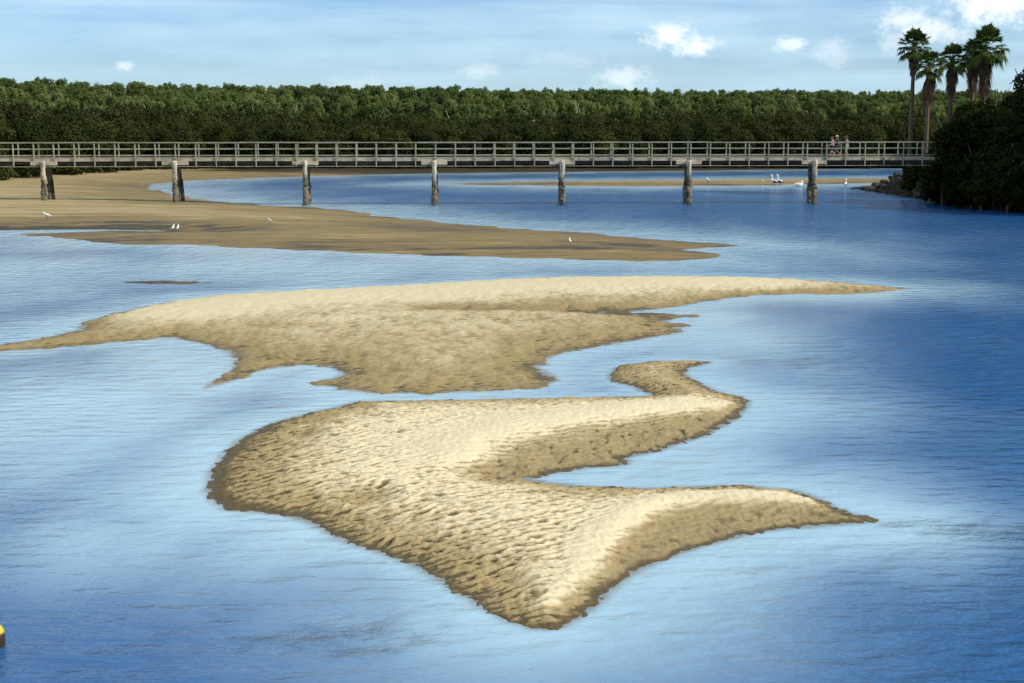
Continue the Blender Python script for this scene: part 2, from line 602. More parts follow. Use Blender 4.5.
def zf_front(X, Y):
    jag = 0.12 * fbm(X / 0.5, Y / 0.8, 3, 3) + .05 * fbm(X / .14, Y / .3, 5, 2)
    d = sdf(X, Y, BAR_F) + jag
    h = 0.30 * (1 - np.exp(-np.maximum(d, 0) / 1.7)) + np.minimum(d, 0) * 0.16
    ca, cb = poly_dist(X, Y, CR_A), poly_dist(X, Y, CR_B)
    wob = 0.22 * fbm(X / 0.7, Y / 0.9, 41, 3)
    la = sstep(sdf(X, Y, LEE_A) + wob, -0.12, 0.42)
    lb = sstep(sdf(X, Y, LEE_B) + wob * .6, -0.08, 0.28)
    ins = sstep(d, 0, 0.5)
    cr = np.maximum(np.exp(-(ca / 0.75) ** 2), np.exp(-(cb / 0.42) ** 2))
    h = h + ins * (0.085 * cr - 0.03 * la - 0.03 * lb)
    # a few shallow pits and humps
    for (px, py, r, a) in [(368, 491, .34, -.07), (306, 430, .3, -.05), (490, 468, .5, -.07), (560, 470, .4, -.03), (452, 457, .5, .04)]:
        c = at(px, py, .22)
        q = ((X - c[0]) / (r * 1.4)) ** 2 + ((Y - c[1]) / (r * 1.6)) ** 2
        h = h + a * np.exp(-q) + abs(a) * .45 * np.exp(-((np.sqrt(q) - 1.35) / .4) ** 2)
    sm = h.copy()
    rip = ripples(X, Y, 0.225, math.radians(30), 3)
    fine = ripples(X, Y, 0.125, math.radians(22), 71)
    amp = 0.050 * (1 - 0.72 * cr) * (1 - 0.45 * la) * (1 - 0.6 * lb)
    edge = np.exp(-np.maximum(d, 0) / 0.8)
    amp = amp * (0.72 + 0.75 * edge) * np.clip(1.05 - 0.018 * (Y - 17), .6, 1)
    nearpit = 0.07 * (perlin(X / .5, Y / .9, 91)) * la
    z = h + amp * (rip + 0.62 * fine) * (.14 + .86 * sstep(d, 0.02, 0.5)) + nearpit * ins * .5 + 0.008 * fbm(X / 0.12, Y / 0.2, 77, 2)
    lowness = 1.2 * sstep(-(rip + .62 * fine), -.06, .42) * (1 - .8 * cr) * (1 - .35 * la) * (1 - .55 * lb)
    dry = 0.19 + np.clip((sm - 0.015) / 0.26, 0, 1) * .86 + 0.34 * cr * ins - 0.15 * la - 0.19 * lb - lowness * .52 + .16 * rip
    dry = dry - .22 * np.exp(-np.maximum(d, 0) / .10)
    pits = np.clip(perlin(X / .16, Y / .34, 93) - .28, 0, 1) * (la + .5 * lb)
    lee_ = np.maximum(la, lb)
    dry = np.maximum(dry, .23 * sstep(d, .02, .22) * lee_) - pits * .6
    z = z - pits * .05
    # damp margin on the left shoulder
    c = at(225, 480, 0)
    dry = dry - 0.22 * np.exp(-((X - c[0]) / 1.6) ** 2) * (X < c[0] + 3)
    return z, {'dry': dry}


def axis(a, b, n):
    return np.linspace(a, b, n)


xs = [p[0] for p in BAR_F]
ys = [p[1] for p in BAR_F]
ymesh = []
y = min(ys) - .4
while y < max(ys) + .6:
    ymesh.append(y)
    y += 0.024 * (y / 22)
me = grid_mesh('sandbar', axis(min(xs) - .5, max(xs) + .5, 760), np.array(ymesh), zf_front, -0.06)
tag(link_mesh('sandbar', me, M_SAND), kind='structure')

# ------------------------------------------------------------------ middle sandbar
CR_M = to_ground([(165, 311), (220, 303), (300, 297), (400, 291), (520, 284), (640, 281), (735, 281.5)], .2)
CR_M2 = to_ground([(330, 318), (420, 314), (520, 312.5), (620, 312)], .2)
DIP_M = to_ground([(430, 310.5), (540, 309.5), (628, 311.8)], .1)


def zf_mid(X, Y):
    d = sdf(X, Y, BAR_M) + 0.22 * fbm(X / .8, Y / 1.6, 13, 4) + .10 * fbm(X / .28, Y / .6, 15, 2)
    h = 0.25 * (1 - np.exp(-np.maximum(d, 0) / 2.6)) + np.minimum(d, 0) * 0.10
    ins = sstep(d, 0, .9)
    cm = poly_dist(X, Y, CR_M)
    c2 = poly_dist(X, Y, CR_M2)
    dp = poly_dist(X, Y, DIP_M)
    cr = np.exp(-(cm / 2.6) ** 2)
    h = h + ins * (0.14 * cr + 0.05 * np.exp(-(c2 / 1.6) ** 2) - 0.10 * np.exp(-(dp / 1.0) ** 2))
    sm = h
    rip = ripples(X, Y, 0.27, math.radians(20), 8)
    lump = fbm(X / .55, Y / 1.0, 55, 3)
    amp = 0.046 * (1 - .5 * cr) * (.7 + .6 * np.exp(-np.maximum(d, 0) / 1.5))
    z = h + amp * (rip + .8 * lump) * (.3 + .7 * sstep(d, 0, .9))
    yl = sstep(Y, at(0, 330, 0)[1], at(0, 296, 0)[1])
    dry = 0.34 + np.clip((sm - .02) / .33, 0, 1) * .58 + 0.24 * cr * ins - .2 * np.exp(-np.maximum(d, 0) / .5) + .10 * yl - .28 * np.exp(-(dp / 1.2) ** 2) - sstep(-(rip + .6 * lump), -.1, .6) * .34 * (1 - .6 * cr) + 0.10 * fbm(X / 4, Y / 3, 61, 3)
    return z, {'dry': dry}


ymesh = []
y = min(p[1] for p in BAR_M) - .6
while y < max(p[1] for p in BAR_M) + 1.2:
    ymesh.append(y)
    y += 0.055 * (y / 34) ** 1.6
me = grid_mesh('sandbar', axis(min(p[0] for p in BAR_M) - .5, max(p[0] for p in BAR_M) + 1, 1000), np.array(ymesh), zf_mid, -0.06)
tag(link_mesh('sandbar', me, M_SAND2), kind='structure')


# ------------------------------------------------------------------ thin mud sliver, far strip of sand
def zf_sliver(X, Y):
    d = sdf(X, Y, SLIVER) + .2 * fbm(X / .6, Y / 1.5, 23, 3)
    z = 0.10 * (1 - np.exp(-np.maximum(d, 0) / .9)) + np.minimum(d, 0) * .1
    z = z + .02 * fbm(X / .3, Y / .5, 29, 3)
    return z, {'dry': np.full(X.shape, 0.05)}


P = np.array(SLIVER)
me = grid_mesh('sandbar', axis(P[:, 0].min() - .6, P[:, 0].max() + .6, 120), axis(P[:, 1].min() - .8, P[:, 1].max() + .8, 60), zf_sliver, -.04)
tag(link_mesh('sandbar', me, M_MUD), kind='structure')


def zf_strip(X, Y):
    d = sdf(X, Y, STRIP) + .5 * fbm(X / 3, Y / 5, 33, 3)
    z = 0.32 * (1 - np.exp(-np.maximum(d, 0) / 5.0)) + np.minimum(d, 0) * .08
    z = z + .02 * fbm(X / .8, Y / 1.2, 39, 3)
    return z, {'dry': .22 + np.clip(d, 0, 8) / 13 + .15 * fbm(X / 6, Y / 4, 30, 3)}


P = np.array(STRIP)
me = grid_mesh('sandbar', axis(P[:, 0].min() - 2, P[:, 0].max() + 2, 260), axis(P[:, 1].min() - 3, P[:, 1].max() + 3, 90), zf_strip, -.05)
tag(link_mesh('sandbar', me, M_MUD), kind='structure')

# ------------------------------------------------------------------ left mudflat, far shore and the rise behind it
SHORE_U = [-.62, -.40, -.366, -.323, -.287, -.244, -.151, 0.0, .134, .277, .42, .7]
SHORE_D = [116, 134, 137, 147, 158, 168, 172, 177, 180, 184, 187, 190]
PUDDLE = to_ground([(-80, 231.5), (10, 231.0), (60, 230.0), (120, 229.5), (190, 231), (225, 231.8)], .05)
WETB = to_ground([(-60, 223), (60, 222.5), (180, 225), (330, 229), (470, 236), (600, 243)], .15)


def shore_d(u):
    return np.interp(u, SHORE_U, SHORE_D)


def rise(X, Y):
    d = np.maximum(Y, 1)
    s = Y - shore_d(X / d)
    left = sstep(-X / d, .27, .40)
    k = 1 - .17 * sstep(X / d, -.32, .2)
    return np.clip(s * .078 * k, 0, 5.25 * k + .1 * left) * sstep(s, 0, 14)


def zf_flat(X, Y):
    d = sdf(X, Y, FLAT) + .55 * fbm(X / 3, Y / 5, 43, 4)
    z = 0.52 * (1 - np.exp(-np.maximum(d, 0) / 7.5)) + np.minimum(d, 0) * .05
    pd = poly_dist(X, Y, PUDDLE)
    z = z - (.30 * np.exp(-(pd / 1.6) ** 2)) * sstep(d, -1, 2)
    z = z + .025 * fbm(X / 1.6, Y / 2.4, 47, 4)
    dry = .26 + np.clip(d, 0, 14) / 24 - (.22 + .2 * fbm(X / 9, Y / 2.2, 46, 3)) * np.exp(-(poly_dist(X, Y, WETB) / 4.0) ** 2) - .4 * np.exp(-(pd / 3.2) ** 2) + .16 * fbm(X / 14, Y / 5, 49, 3)
    s = Y - shore_d(X / np.maximum(Y, 1))
    dry = dry - 1.1 * sstep(s, -13, -2) * sstep(X, -44, -30)
    return z + rise(X, Y), {'dry': dry}


ymesh = []
y = 60.0
while y < 420:
    ymesh.append(y)
    y += .45 * (y / 80) ** 2 if y < 190 else 5
me = grid_mesh('mudflat', axis(-130, 150, 560), np.array(ymesh), zf_flat, -.07)
tag(link_mesh('mudflat', me, M_MUD), kind='structure')

# ------------------------------------------------------------------ right bank
M_SOIL = plain('bank_soil', (0.035, 0.028, 0.018), 0.95, c2=(0.015, 0.014, 0.008), scale=0.8, bmp=0.5)


def bank_z(X, Y):
    d = sdf(X, Y, BANK) + .35 * fbm(X / 2, Y / 2, 53, 3)
    return np.where(d > 0, 3.3 * sstep(d, -1.3, 3.9 + np.clip(Y - 112, 0, 14) * .22) - .45, d * .3 - .15) + .12 * fbm(X / .9, Y / .9, 59, 3)


def zf_bank(X, Y):
    return bank_z(X, Y), {}


me = grid_mesh('riverbank', axis(27, 130, 300), axis(72, 168, 240), zf_bank, -.3)
tag(link_mesh('riverbank', me, M_SOIL), kind='structure')

# ------------------------------------------------------------------ ground sheet to the horizon, and the water
me = np_mesh('ground', np.array([(-6000, -800, -1.2), (6000, -800, -1.2), (6000, 9000, -1.2), (-6000, 9000, -1.2)]), np.array([(0, 1, 2, 3)]))
M_BED = plain('river_bed', (0.16, 0.125, 0.07), .9, .4, .05)
tag(link_mesh('ground', me, M_BED), kind='structure')

WIND = to_ground([(930, 230), (1100, 225), (1250, 300), (1250, 420), (980, 410), (850, 375), (760, 360), (790, 335), (880, 318), (930, 300), (1000, 285)])
WIND2 = to_ground([(900, 560), (1100, 520), (1300, 700), (1300, 1100), (500, 1100), (640, 720), (760, 640)])
DARKS = to_ground([(905, 525), (950, 524), (1040, 528), (1060, 540), (980, 541), (930, 534)])
DARKS3 = to_ground([(262, 640), (300, 628), (380, 624), (430, 632), (400, 648), (320, 652)])
DARKS2 = to_ground([(740, 359), (800, 359), (835, 363), (800, 366), (750, 364)])
BAYP = to_ground([(150, 186), (250, 179), (900, 170), (1100, 180), (940, 207), (1050, 214), (1200, 260), (900, 285), (730, 260), (740, 244), (600, 230), (430, 216), (300, 203), (200, 196)])


def zf_water(X, Y):
    dF, dM, dL, dS = sdf(X, Y, BAR_F), sdf(X, Y, BAR_M), sdf(X, Y, FLAT), sdf(X, Y, STRIP)
    near = np.maximum.reduce([dF * 1.0, dM * .75, dL * .33, dS * .3])        # metres from the nearest sand, longer scale far off
    sh = np.exp(np.minimum(near, 0) / 2.4)
    # pools between the bars and the sheltered left side are shallow
    def blob(px, py, rx, ry):
        c = at(px, py)
        return np.exp(-((X - c[0]) / rx) ** 2 - ((Y - c[1]) / ry) ** 2)
    sh = np.maximum(sh, .95 * blob(190, 365, 5, 7))
    sh = np.maximum(sh, .9 * blob(90, 400, 5, 9))
    sh = np.maximum(sh, .75 * blob(700, 340, 4.5, 9))
    sh = np.maximum(sh, .80 * blob(690, 465, 2.6, 4))
    sh = np.maximum(sh, .80 * blob(300, 265, 16, 12))
    sh = np.maximum(sh, .75 * blob(20, 275, 9, 14))
    sh = np.maximum(sh, .55 * blob(150, 530, 3, 3.4))
    sh = sh + .22 * fbm(X / 5, Y / 8, 65, 4) * (.3 + sh)
    w = .30 + .40 * fbm(X / 9, Y / 16, 67, 3)
    w = np.maximum(w, sstep(sdf(X, Y, WIND), -2, 3) * 1.05)
    w = np.maximum(w, sstep(sdf(X, Y, WIND2), -1.5, 2.5) * .8)
    w = np.maximum(w, sstep(sdf(X, Y, BAYP), -3, 5) * .62)
    w = w * (1 - .75 * np.clip(sh, 0, 1))
    dk = np.maximum(sstep(sdf(X, Y, DARKS) + .5 * fbm(X / .8, Y / .5, 69, 3), -.5, .5), .6 * sstep(sdf(X, Y, DARKS2) + .8 * fbm(X, Y, 70, 3), -.8, .8))
    dk = np.maximum(dk, .75 * sstep(sdf(X, Y, DARKS3) + .5 * fbm(X / .5, Y / .4, 74, 3), -.35, .5))
    rim = np.exp(np.minimum(np.maximum(dF, dM), 0) / .13)
    return np.zeros(X.shape), {'rim': rim, 'shallow': np.clip(sh, 0, 1), 'wind': np.clip(w, 0.06, 1.2), 'ruffle': dk}


xw = np.concatenate([np.linspace(-700, -80, 25), np.linspace(-78, -24, 130), np.linspace(-23.6, 23.6, 260), np.linspace(24, 78, 130), np.linspace(80, 700, 25)])
yw = [-60.0, -20, 0, 6]
y = 9.0
while y < 200:
    yw.append(y)
    y += .10 * (y / 16) ** 1.45
yw += [210, 260, 400]
me = grid_mesh('river_water', xw, np.array(yw), zf_water)
mw, t, b = new_mat('river_water')
p = geo_pos(t)
sh, wi, ru = attr(t, 'shallow'), attr(t, 'wind'), attr(t, 'ruffle')
c = mix(t, smooth(t, sh, 0.0, 0.95), (0.010, 0.076, 0.215), (0.32, 0.475, 0.56))
c = mix(t, mth(t, 'MULTIPLY', smooth(t, attr(t, 'rim'), .15, 1.0), .75), c, (0.15, 0.125, 0.08))
c = mix(t, mth(t, 'MULTIPLY', ru, .22), c, (0.01, 0.03, 0.09))
set_in(t, b.inputs['Base Color'], c)
set_in(t, b.inputs['Roughness'], mth(t, 'ADD', mth(t, 'MULTIPLY', wi, .14), .07))
b.inputs['IOR'].default_value = 1.34
n1 = noise(t, scaled(t, p, (0.62, 1.35, 0)), 2.0, 1.5, .45, .15)
n2 = noise(t, scaled(t, p, (1.0, 2.0, 0)), 6.0, 3, .6, .3)
n3 = noise(t, scaled(t, p, (0.4, 0.8, 0)), .8, 2, .5, .1)
yy = nd(t, 'ShaderNodeSeparateXYZ')
t.links.new(p, yy.inputs[0])
n4 = noise(t, scaled(t, p, (0.9, 0.36, 0)), 1.6, 4, .65, .3)
n3 = mth(t, 'ADD', n3, mth(t, 'MULTIPLY', n4, mth(t, 'MULTIPLY', smooth(t, yy.outputs[1], 35, 100), 9.0)))
h = mth(t, 'ADD', mth(t, 'MULTIPLY', n1, 1.1), mth(t, 'ADD', mth(t, 'MULTIPLY', n2, .27), mth(t, 'MULTIPLY', n3, .45)))
bump(t, b, h, mth(t, 'ADD', mth(t, 'MULTIPLY', mth(t, 'ADD', wi, ru), .80), .115, clamp=True), .34)
tag(link_mesh('river_water', me, mw), kind='structure')


# ------------------------------------------------------------------ trees
def leaf_cloud(lobes, n, size, rng, shell=0.55, flat=0.0):
    """n little four-cornered leaf sprays spread through the lobes (cx,cy,cz,rx,ry,rz)"""
    L = np.array(lobes, float)
    wgt = (L[:, 3] * L[:, 4] * L[:, 5]) ** .7
    k = rng.choice(len(L), n, p=wgt / wgt.sum())
    d = rng.normal(size=(n, 3))
    d /= np.linalg.norm(d, axis=1)[:, None]
    r = shell + (1 - shell) * rng.random(n) ** .6
    r = np.where(rng.random(n) < .25, rng.random(n), r) * rng.uniform(.86, 1.14, n)
    C = L[k, :3] + d * L[k, 3:6] * r[:, None]
    nrm = d * 1.3 + rng.normal(size=(n, 3)) * .55 + np.array([0, 0, .35])
    nrm /= np.linalg.norm(nrm, axis=1)[:, None]
    a = np.cross(nrm, rng.normal(size=(n, 3)))
    a /= np.linalg.norm(a, axis=1)[:, None]
    bb = np.cross(nrm, a)
    s = size * rng.uniform(.55, 1.45, n)[:, None]
    V = np.empty((n, 4, 3))
    V[:, 0] = C - a * s
    V[:, 1] = C - bb * s * rng.uniform(.3, .7, (n, 1)) - nrm * s * .2
    V[:, 2] = C + a * s
    V[:, 3] = C + bb * s * rng.uniform(.3, .7, (n, 1)) - nrm * s * .2
    return V.reshape(-1, 3), np.arange(n * 4).reshape(-1, 4)


def limbs(h, r, n, spread, rng, start=.35, top=.8):
    mb = MB()
    lean = rng.normal(size=2) * .05 * h
    pts = [(lean[0] * q * q, lean[1] * q * q, h * q) for q in np.linspace(-.06, top, 6)]
    mb.tube(pts, [r * (1 - .75 * q) for q in np.linspace(0, 1, 6)], 7)
    for i in range(n):
        q = rng.uniform(start, top)
        a = rng.uniform(0, 6.283)
        b0 = Vector((lean[0] * q * q, lean[1] * q * q, h * q))
        e = b0 + Vector((math.cos(a) * spread, math.sin(a) * spread, h * rng.uniform(.1, .3)))
        mid = (b0 + e) / 2 + Vector((0, 0, -.05 * h))
        mb.tube([b0, mid, e], [r * .45, r * .3, r * .12], 5)
    return mb


def mangrove_proto(seed):
    rng = np.random.default_rng(seed)
    lobes = [(0, 0, 2.9, 2.0, 2.0, 1.9)]
    for i in range(9):
        a = rng.uniform(0, 6.283)
        q = rng.uniform(.9, 2.0)
        lobes.append((math.cos(a) * q, math.sin(a) * q, rng.uniform(.7, 4.1), rng.uniform(.7, 1.2), rng.uniform(.7, 1.2), rng.uniform(.5, .9)))
    for i in range(6):
        a = i * 1.05
        lobes.append((math.cos(a) * 1.5, math.sin(a) * 1.5, .62, .85, .85, .55))
    V, Fc = leaf_cloud(lobes, 3600, .17, rng)
    return limbs(4.0, .14, 5, 1.1, rng, .12, .6).mesh('trunk', True), np_mesh('crown', V, Fc)


def gum_proto(seed):
    rng = np.random.default_rng(seed)
    lobes = []
    for i in range(26):
        a = rng.uniform(0, 6.283)
        q = rng.uniform(.2, 1.75)
        z = rng.uniform(3.6, 7.2)
        k = 1.05 - .35 * abs(z - 5.4) / 2
        lobes.append((math.cos(a) * q * k, math.sin(a) * q * k, z, rng.uniform(.35, .7), rng.uniform(.35, .7), rng.uniform(.4, .75)))
    for i in range(2):
        a = rng.uniform(0, 6.283)
        lobes.append((math.cos(a) * 1.2, math.sin(a) * 1.2, rng.uniform(1.6, 3.4), .8, .8, .6))
    V, Fc = leaf_cloud(lobes, 3400, .15, rng)
    return limbs(7.0, .17, 5, 1.0, rng, .4, .78).mesh('trunk', True), np_mesh('crown', V, Fc)


def tree(name, protos, loc, rz, sc, label, cat, group, mats):
    tm, cm = protos
    r = empty(name, loc, rz)
    r.scale = sc
    tag(r, label, cat, group)
    link_mesh('trunk', tm, mats[0], r)
    link_mesh('crown', cm, mats[1], r)
    return r


MANG = [mangrove_proto(100 + i) for i in range(6)]
GUM = [gum_proto(200 + i) for i in range(7)]
rest = {'mang': [], 'gum': []}


def ground_far(x, y):
    return float(rise(np.array([x]), np.array([y]))[0]) + .45


rg = random.Random(3)
for row, off in enumerate((1.5, 5.0, 8.5, 12.5, 16.5)):
    u = -.56
    while u < .56:
        d = float(shore_d(u)) + off + rg.uniform(-1.2, 1.2)
        x = u * d
        z = ground_far(x, d)
        hs = rg.uniform(.88, 1.14) * (1.02 + .05 * row) * (1.08 if u < -.2 else 1.0)
        ws = rg.uniform(.85, 1.15)
        k = rg.randrange(6)
        if abs(u) < .39:
            tree('mangrove_tree', MANG[k], (x, d, z - .1), rg.uniform(0, 6.28), (ws, ws, hs),
                 'dark olive mangrove tree with dense crown in the belt along the far muddy shore', 'tree', 'mangrove trees along the far shore', (M_BARK, M_MANG))
        else:
            rest['mang'].append((k, x, d, z - .1, rg.uniform(0, 6.28), ws, hs))
        u += (3.5 + rg.uniform(-.6, .6)) / d
ngum = 0
for row, off in enumerate((22, 26.5, 31.5, 37, 43, 49, 55.5, 62, 69, 76, 80, 84, 88, 91)):
    u = -.54
    while u < .54:
        d = float(shore_d(u)) + off + rg.uniform(-2.5, 2.5)
        x = u * d
        z = ground_far(x, d)
        hs = rg.uniform(.80, .93) if row < 10 else rg.uniform(.80, .97)
        ws = rg.uniform(.78, 1.05)
        k = rg.randrange(7)
        if abs(u) < .38 and ngum < 300:
            ngum += 1
            tree('gum_tree', GUM[k], (x, d, z - .15), rg.uniform(0, 6.28), (ws, ws, hs),
                 'mid green gum tree with loose rounded crown rising behind the mangroves', 'tree', 'gum trees behind the mangroves', (M_GUMBARK, M_GUM))
        else:
            rest['gum'].append((k, x, d, z - .15, rg.uniform(0, 6.28), ws, hs))
        u += (3.9 + rg.uniform(-.8, .8)) / d * (1 if row < 10 else .72)
for key, protos, mat, nm in (('mang', MANG, M_MANG, 'mangrove_belt'), ('gum', GUM, M_GUM, 'gum_woodland')):
    Vs, n = [], 0
    for (k, x, d, z, rz, ws, hs) in rest[key]:
        cm = protos[k][1]
        V = np.empty(len(cm.vertices) * 3, np.float32)
        cm.vertices.foreach_get('co', V)
        V = V.reshape(-1, 3)
        c_, s_ = math.cos(rz), math.sin(rz)
        Vs.append(np.stack([(V[:, 0] * c_ - V[:, 1] * s_) * ws + x, (V[:, 0] * s_ + V[:, 1] * c_) * ws + d, V[:, 2] * hs + z], 1))
    V = np.concatenate(Vs)
    o = link_mesh(nm, np_mesh(nm, V, np.arange(len(V)).reshape(-1, 4)), mat)
    tag(o, 'belt of dark mangroves continuing along the shore past the others' if key == 'mang' else 'woodland of green gum trees continuing past the others', 'woodland', kind='stuff')


# ------------------------------------------------------------------ shrubs, trees and palms of the right bank
def bz(x, y):
    return float(bank_z(np.array([[x]]), np.array([[y]]))[0, 0])


def bank_tree(name, px, top, d, r, label, cat, seed, group=None, low=.1, mat=None, leaves=None, x=None, h=None, size=.16):
    rng = np.random.default_rng(seed)
    x = (px - 512) / F * d * .988 if x is None else x
    z0 = max(bz(x, d), -.1)
    if h is None:
        ztop = CH + (120 - top) / F * d
        h = ztop - z0
    lobes = [(0, 0, h * .5, r * .75, r * .75, h * .42)]
    for i in range(13):
        a = rng.uniform(0, 6.283)
        q = r * rng.uniform(.35, .85)
        zz = h * rng.uniform(low, .86)
        k = math.sqrt(max(.15, 1 - ((zz / h - .45) / .62) ** 2))
        lobes.append((math.cos(a) * q * k, math.sin(a) * q * k, zz, r * rng.uniform(.25, .45), r * rng.uniform(.25, .45), h * rng.uniform(.08, .15)))
    V, Fc = leaf_cloud(lobes, leaves or int(900 + 260 * r * h), size, rng, .5)
    rt = empty(name, (x, d, z0))
    tag(rt, label, cat, group)
    limbs(h, max(.08, .03 * h), 5, r * .6, rng, .12).build('trunk', M_BARK, rt, True)
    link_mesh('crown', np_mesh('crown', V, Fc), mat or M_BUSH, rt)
    return rt


BT = [('shrub', 938, 133, 107.5, 1.3, 'small leafy shrub right at the footbridge railing end', 'shrub'),
      ('shrub', 941, 160, 104.9, 1.0, 'low dark shrub under the end of the footbridge above the rocks', 'shrub'),
      ('tree', 952, 117, 106.5, 1.9, 'bushy tree with yellow green lit leaves just right of the footbridge end', 'tree'),
      ('tree', 972, 101, 108.0, 2.3, 'dark rounded tree in front of the two right hand palms', 'tree'),
      ('tree', 996, 97, 107.0, 2.3, 'broad dark tree on the bank right of the palm trunks', 'tree'),
      ('shrub', 957, 160, 102.3, 1.35, 'dark shrub overhanging the water at the left tip of the thicket', 'shrub'),
      ('shrub', 976, 146, 101.0, 1.9, 'dark shrub hanging over the water below the rounded tree', 'shrub'),
      ('shrub', 998, 142, 100.2, 2.1, 'blackish shrub at the water in the middle of the thicket', 'shrub'),
      ('shrub', 1024, 138, 98.5, 2.2, 'blackish shrub at the water by the right edge of the photo', 'shrub'),
      ('shrub', 1012, 158, 96.8, 1.7, 'low blackish shrub trailing in the water near the right edge of the photo', 'shrub'),
      ('shrub', 985, 165, 99.0, 1.3, 'low blackish shrub trailing in the water in the middle of the thicket', 'shrub'),
      ('shrub', 1040, 150, 96.0, 2.0, 'blackish shrub at the water just past the right edge of the photo', 'shrub'),
      ('shrub', 914, 160, 118.2, 1.0, 'low dark shrub on the bank behind the last panels of the footbridge', 'shrub'),
      ('tree', 1018, 122, 103.0, 2.1, 'dense dark tree below the pale shed at the right edge', 'tree'),
      ('tree', 1026, 62, 113.0, 2.2, 'tall dark tree standing against the sky at the right edge', 'tree'),
      ('tree', 978, 98, 118.0, 2.6, 'green tree behind the palm trunks at the back of the thicket', 'tree'),
      ('tree', 1003, 92, 121.0, 2.4, 'bright green tree farthest back in the thicket beside the tall dark tree', 'tree')]
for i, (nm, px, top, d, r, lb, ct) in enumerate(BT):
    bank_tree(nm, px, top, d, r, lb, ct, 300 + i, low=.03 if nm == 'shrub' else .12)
# unseen tall trees added past the right edge to shade the thicket
for i, (x, d, r, h) in enumerate([(41, 97, 3.0, 11), (44.5, 101, 3.4, 12.5), (46, 93, 3.4, 12), (41.5, 104, 2.6, 10.5), (50, 98, 3.6, 13), (39.5, 92.5, 2.2, 8), (52, 106, 3.6, 12)]):
    bank_tree('tree', 0, 0, d, r, 'unseen tall tree added on the right bank to shade the thicket', 'tree', 330 + i, 'unseen shade trees added on the right bank', x=x, h=h, size=.26, leaves=3800)


def top_z(top, d):
    return CH + (120 - top) / F * d


def palm(px, top, base_px_y, d, rad, skirt, seed, label, lean=0.0):
    rng = random.Random(seed)
    x = (px - 512) / F * (d * math.cos(TH) - (top_z(top, d) - CH - 1.5) * math.sin(TH))
    z0 = bz(x, d) - .1
    ztop = CH + (120 - top) / F * d
    hc = ztop - rad * .92 - z0                        # height of the growing point
    r = empty('palm_tree', (x, d, z0))
    tag(r, label, 'palm tree', 'palms on the bank')
    pts = [(lean * q * q, 0, hc * q) for q in np.linspace(0, 1, 14)]
    rr = [(.215 - .075 * q) * (1 + .05 * (i % 2)) + (.10 if i == 0 else 0) for i, q in enumerate(np.linspace(0, 1, 14))]
    MB().tube(pts, rr, 10).build('trunk', M_PALMBARK, r, True)
    cx = lean

    def frond(mb, a, e, lp, lb, droop, nseg, wid, dead=False):
        """petiole, then a fan of pointed leaflets with drooping tips"""
        dr = Vector((math.cos(a) * math.cos(e), math.sin(a) * math.cos(e), math.sin(e)))
        side = Vector((-math.sin(a), math.cos(a), 0))
        upv = dr.cross(side) * -1
        b0 = Vector((cx, 0, hc))
        hub = b0 + dr * lp - Vector((0, 0, droop * .25 * lp))
        mb.tube([b0, (b0 + hub) / 2 + upv * .03, hub], [.03, .022, .016], 4, cap=False)
        for k in range(nseg):
            g = (k / (nseg - 1) - .5) * wid
            dd = (dr * math.cos(g) + side * math.sin(g)).normalized()
            L = lb * (1 - .25 * abs(g) / (wid / 2)) * rng.uniform(.85, 1.1)
            p1 = hub + dd * L * .55 - Vector((0, 0, droop * L * .14)) + upv * .04 * rng.uniform(-1, 1)
            p2 = hub + dd * L * (.94 - .12 * droop) - Vector((0, 0, droop * L * rng.uniform(.42, .7)))
            w = dd.cross(upv).normalized() * (L * .085)
            b = len(mb.v)
            mb.v += [tuple(hub - w * .35), tuple(hub + w * .35), tuple(p1 + w), tuple(p1 - w), tuple(p2)]
            mb.f += [(b, b + 1, b + 2, b + 3), (b + 3, b + 2, b + 4)]

    mb = MB()
    for k in range(40):
        q = k / 39
        e = math.radians(82 - 118 * q ** 1.05 + rng.uniform(-8, 8))
        frond(mb, k * 2.39996 + rng.uniform(-.2, .2), e, rad * rng.uniform(.42, .58), rad * rng.uniform(.50, .62), .25 + .9 * q, 15, 2.7)
    mb.build('crown', M_PALM, r)
    mb = MB()
    for k in range(60):
        q = rng.random()
        a = k * 2.39996
        e = math.radians(-60 - 26 * q + rng.uniform(-5, 5))
        b0 = Vector((cx, 0, hc - skirt * .62 * q))
        lp = min(.9, skirt * .35)
        dr = Vector((math.cos(a) * math.cos(e), math.sin(a) * math.cos(e), math.sin(e)))
        side = Vector((-math.sin(a), math.cos(a), 0))
        hub = b0 + dr * lp
        L = skirt * rng.uniform(.26, .40)
        for g in (-.5, -.3, -.1, .1, .3, .5):
            dd = (Vector((dr.x * .35, dr.y * .35, -1)) + side * g).normalized()
            tip = hub + dd * L - Vector((dr.x, dr.y, 0)) * L * .18
            w = side * .055
            b = len(mb.v)
            mb.v += [tuple(b0 - w * .4), tuple(b0 + w * .4), tuple(hub + side * g * .3 + w), tuple(hub + side * g * .3 - w), tuple(tip)]
            mb.f += [(b, b + 1, b + 2, b + 3), (b + 3, b + 2, b + 4)]
    mb.build('dead_fronds', M_SKIRT, r)
    return r


palm(914.5, 29, 140, 120, 1.72, 2.1, 1, 'tallest slender palm of the left pair, its clear trunk rising beside the footbridge end')
palm(929.5, 50, 140, 117, 1.5, 3.0, 2, 'shorter palm of the left pair with a long bulging brown skirt of dead fronds')
palm(952.5, 44, 115, 119, 1.62, 2.6, 3, 'middle palm of the five, alone between the two pairs')
palm(974.0, 40, 105, 122, 1.6, 2.9, 4, 'palm behind and left of the biggest palm, its crown partly hidden')
palm(986.5, 26, 100, 118, 2.15, 4.0, 5, 'biggest palm, rightmost of the five, with a wide crown and thick skirt')

# ------------------------------------------------------------------ riprap boulders at the foot of the bank
rr = random.Random(9)


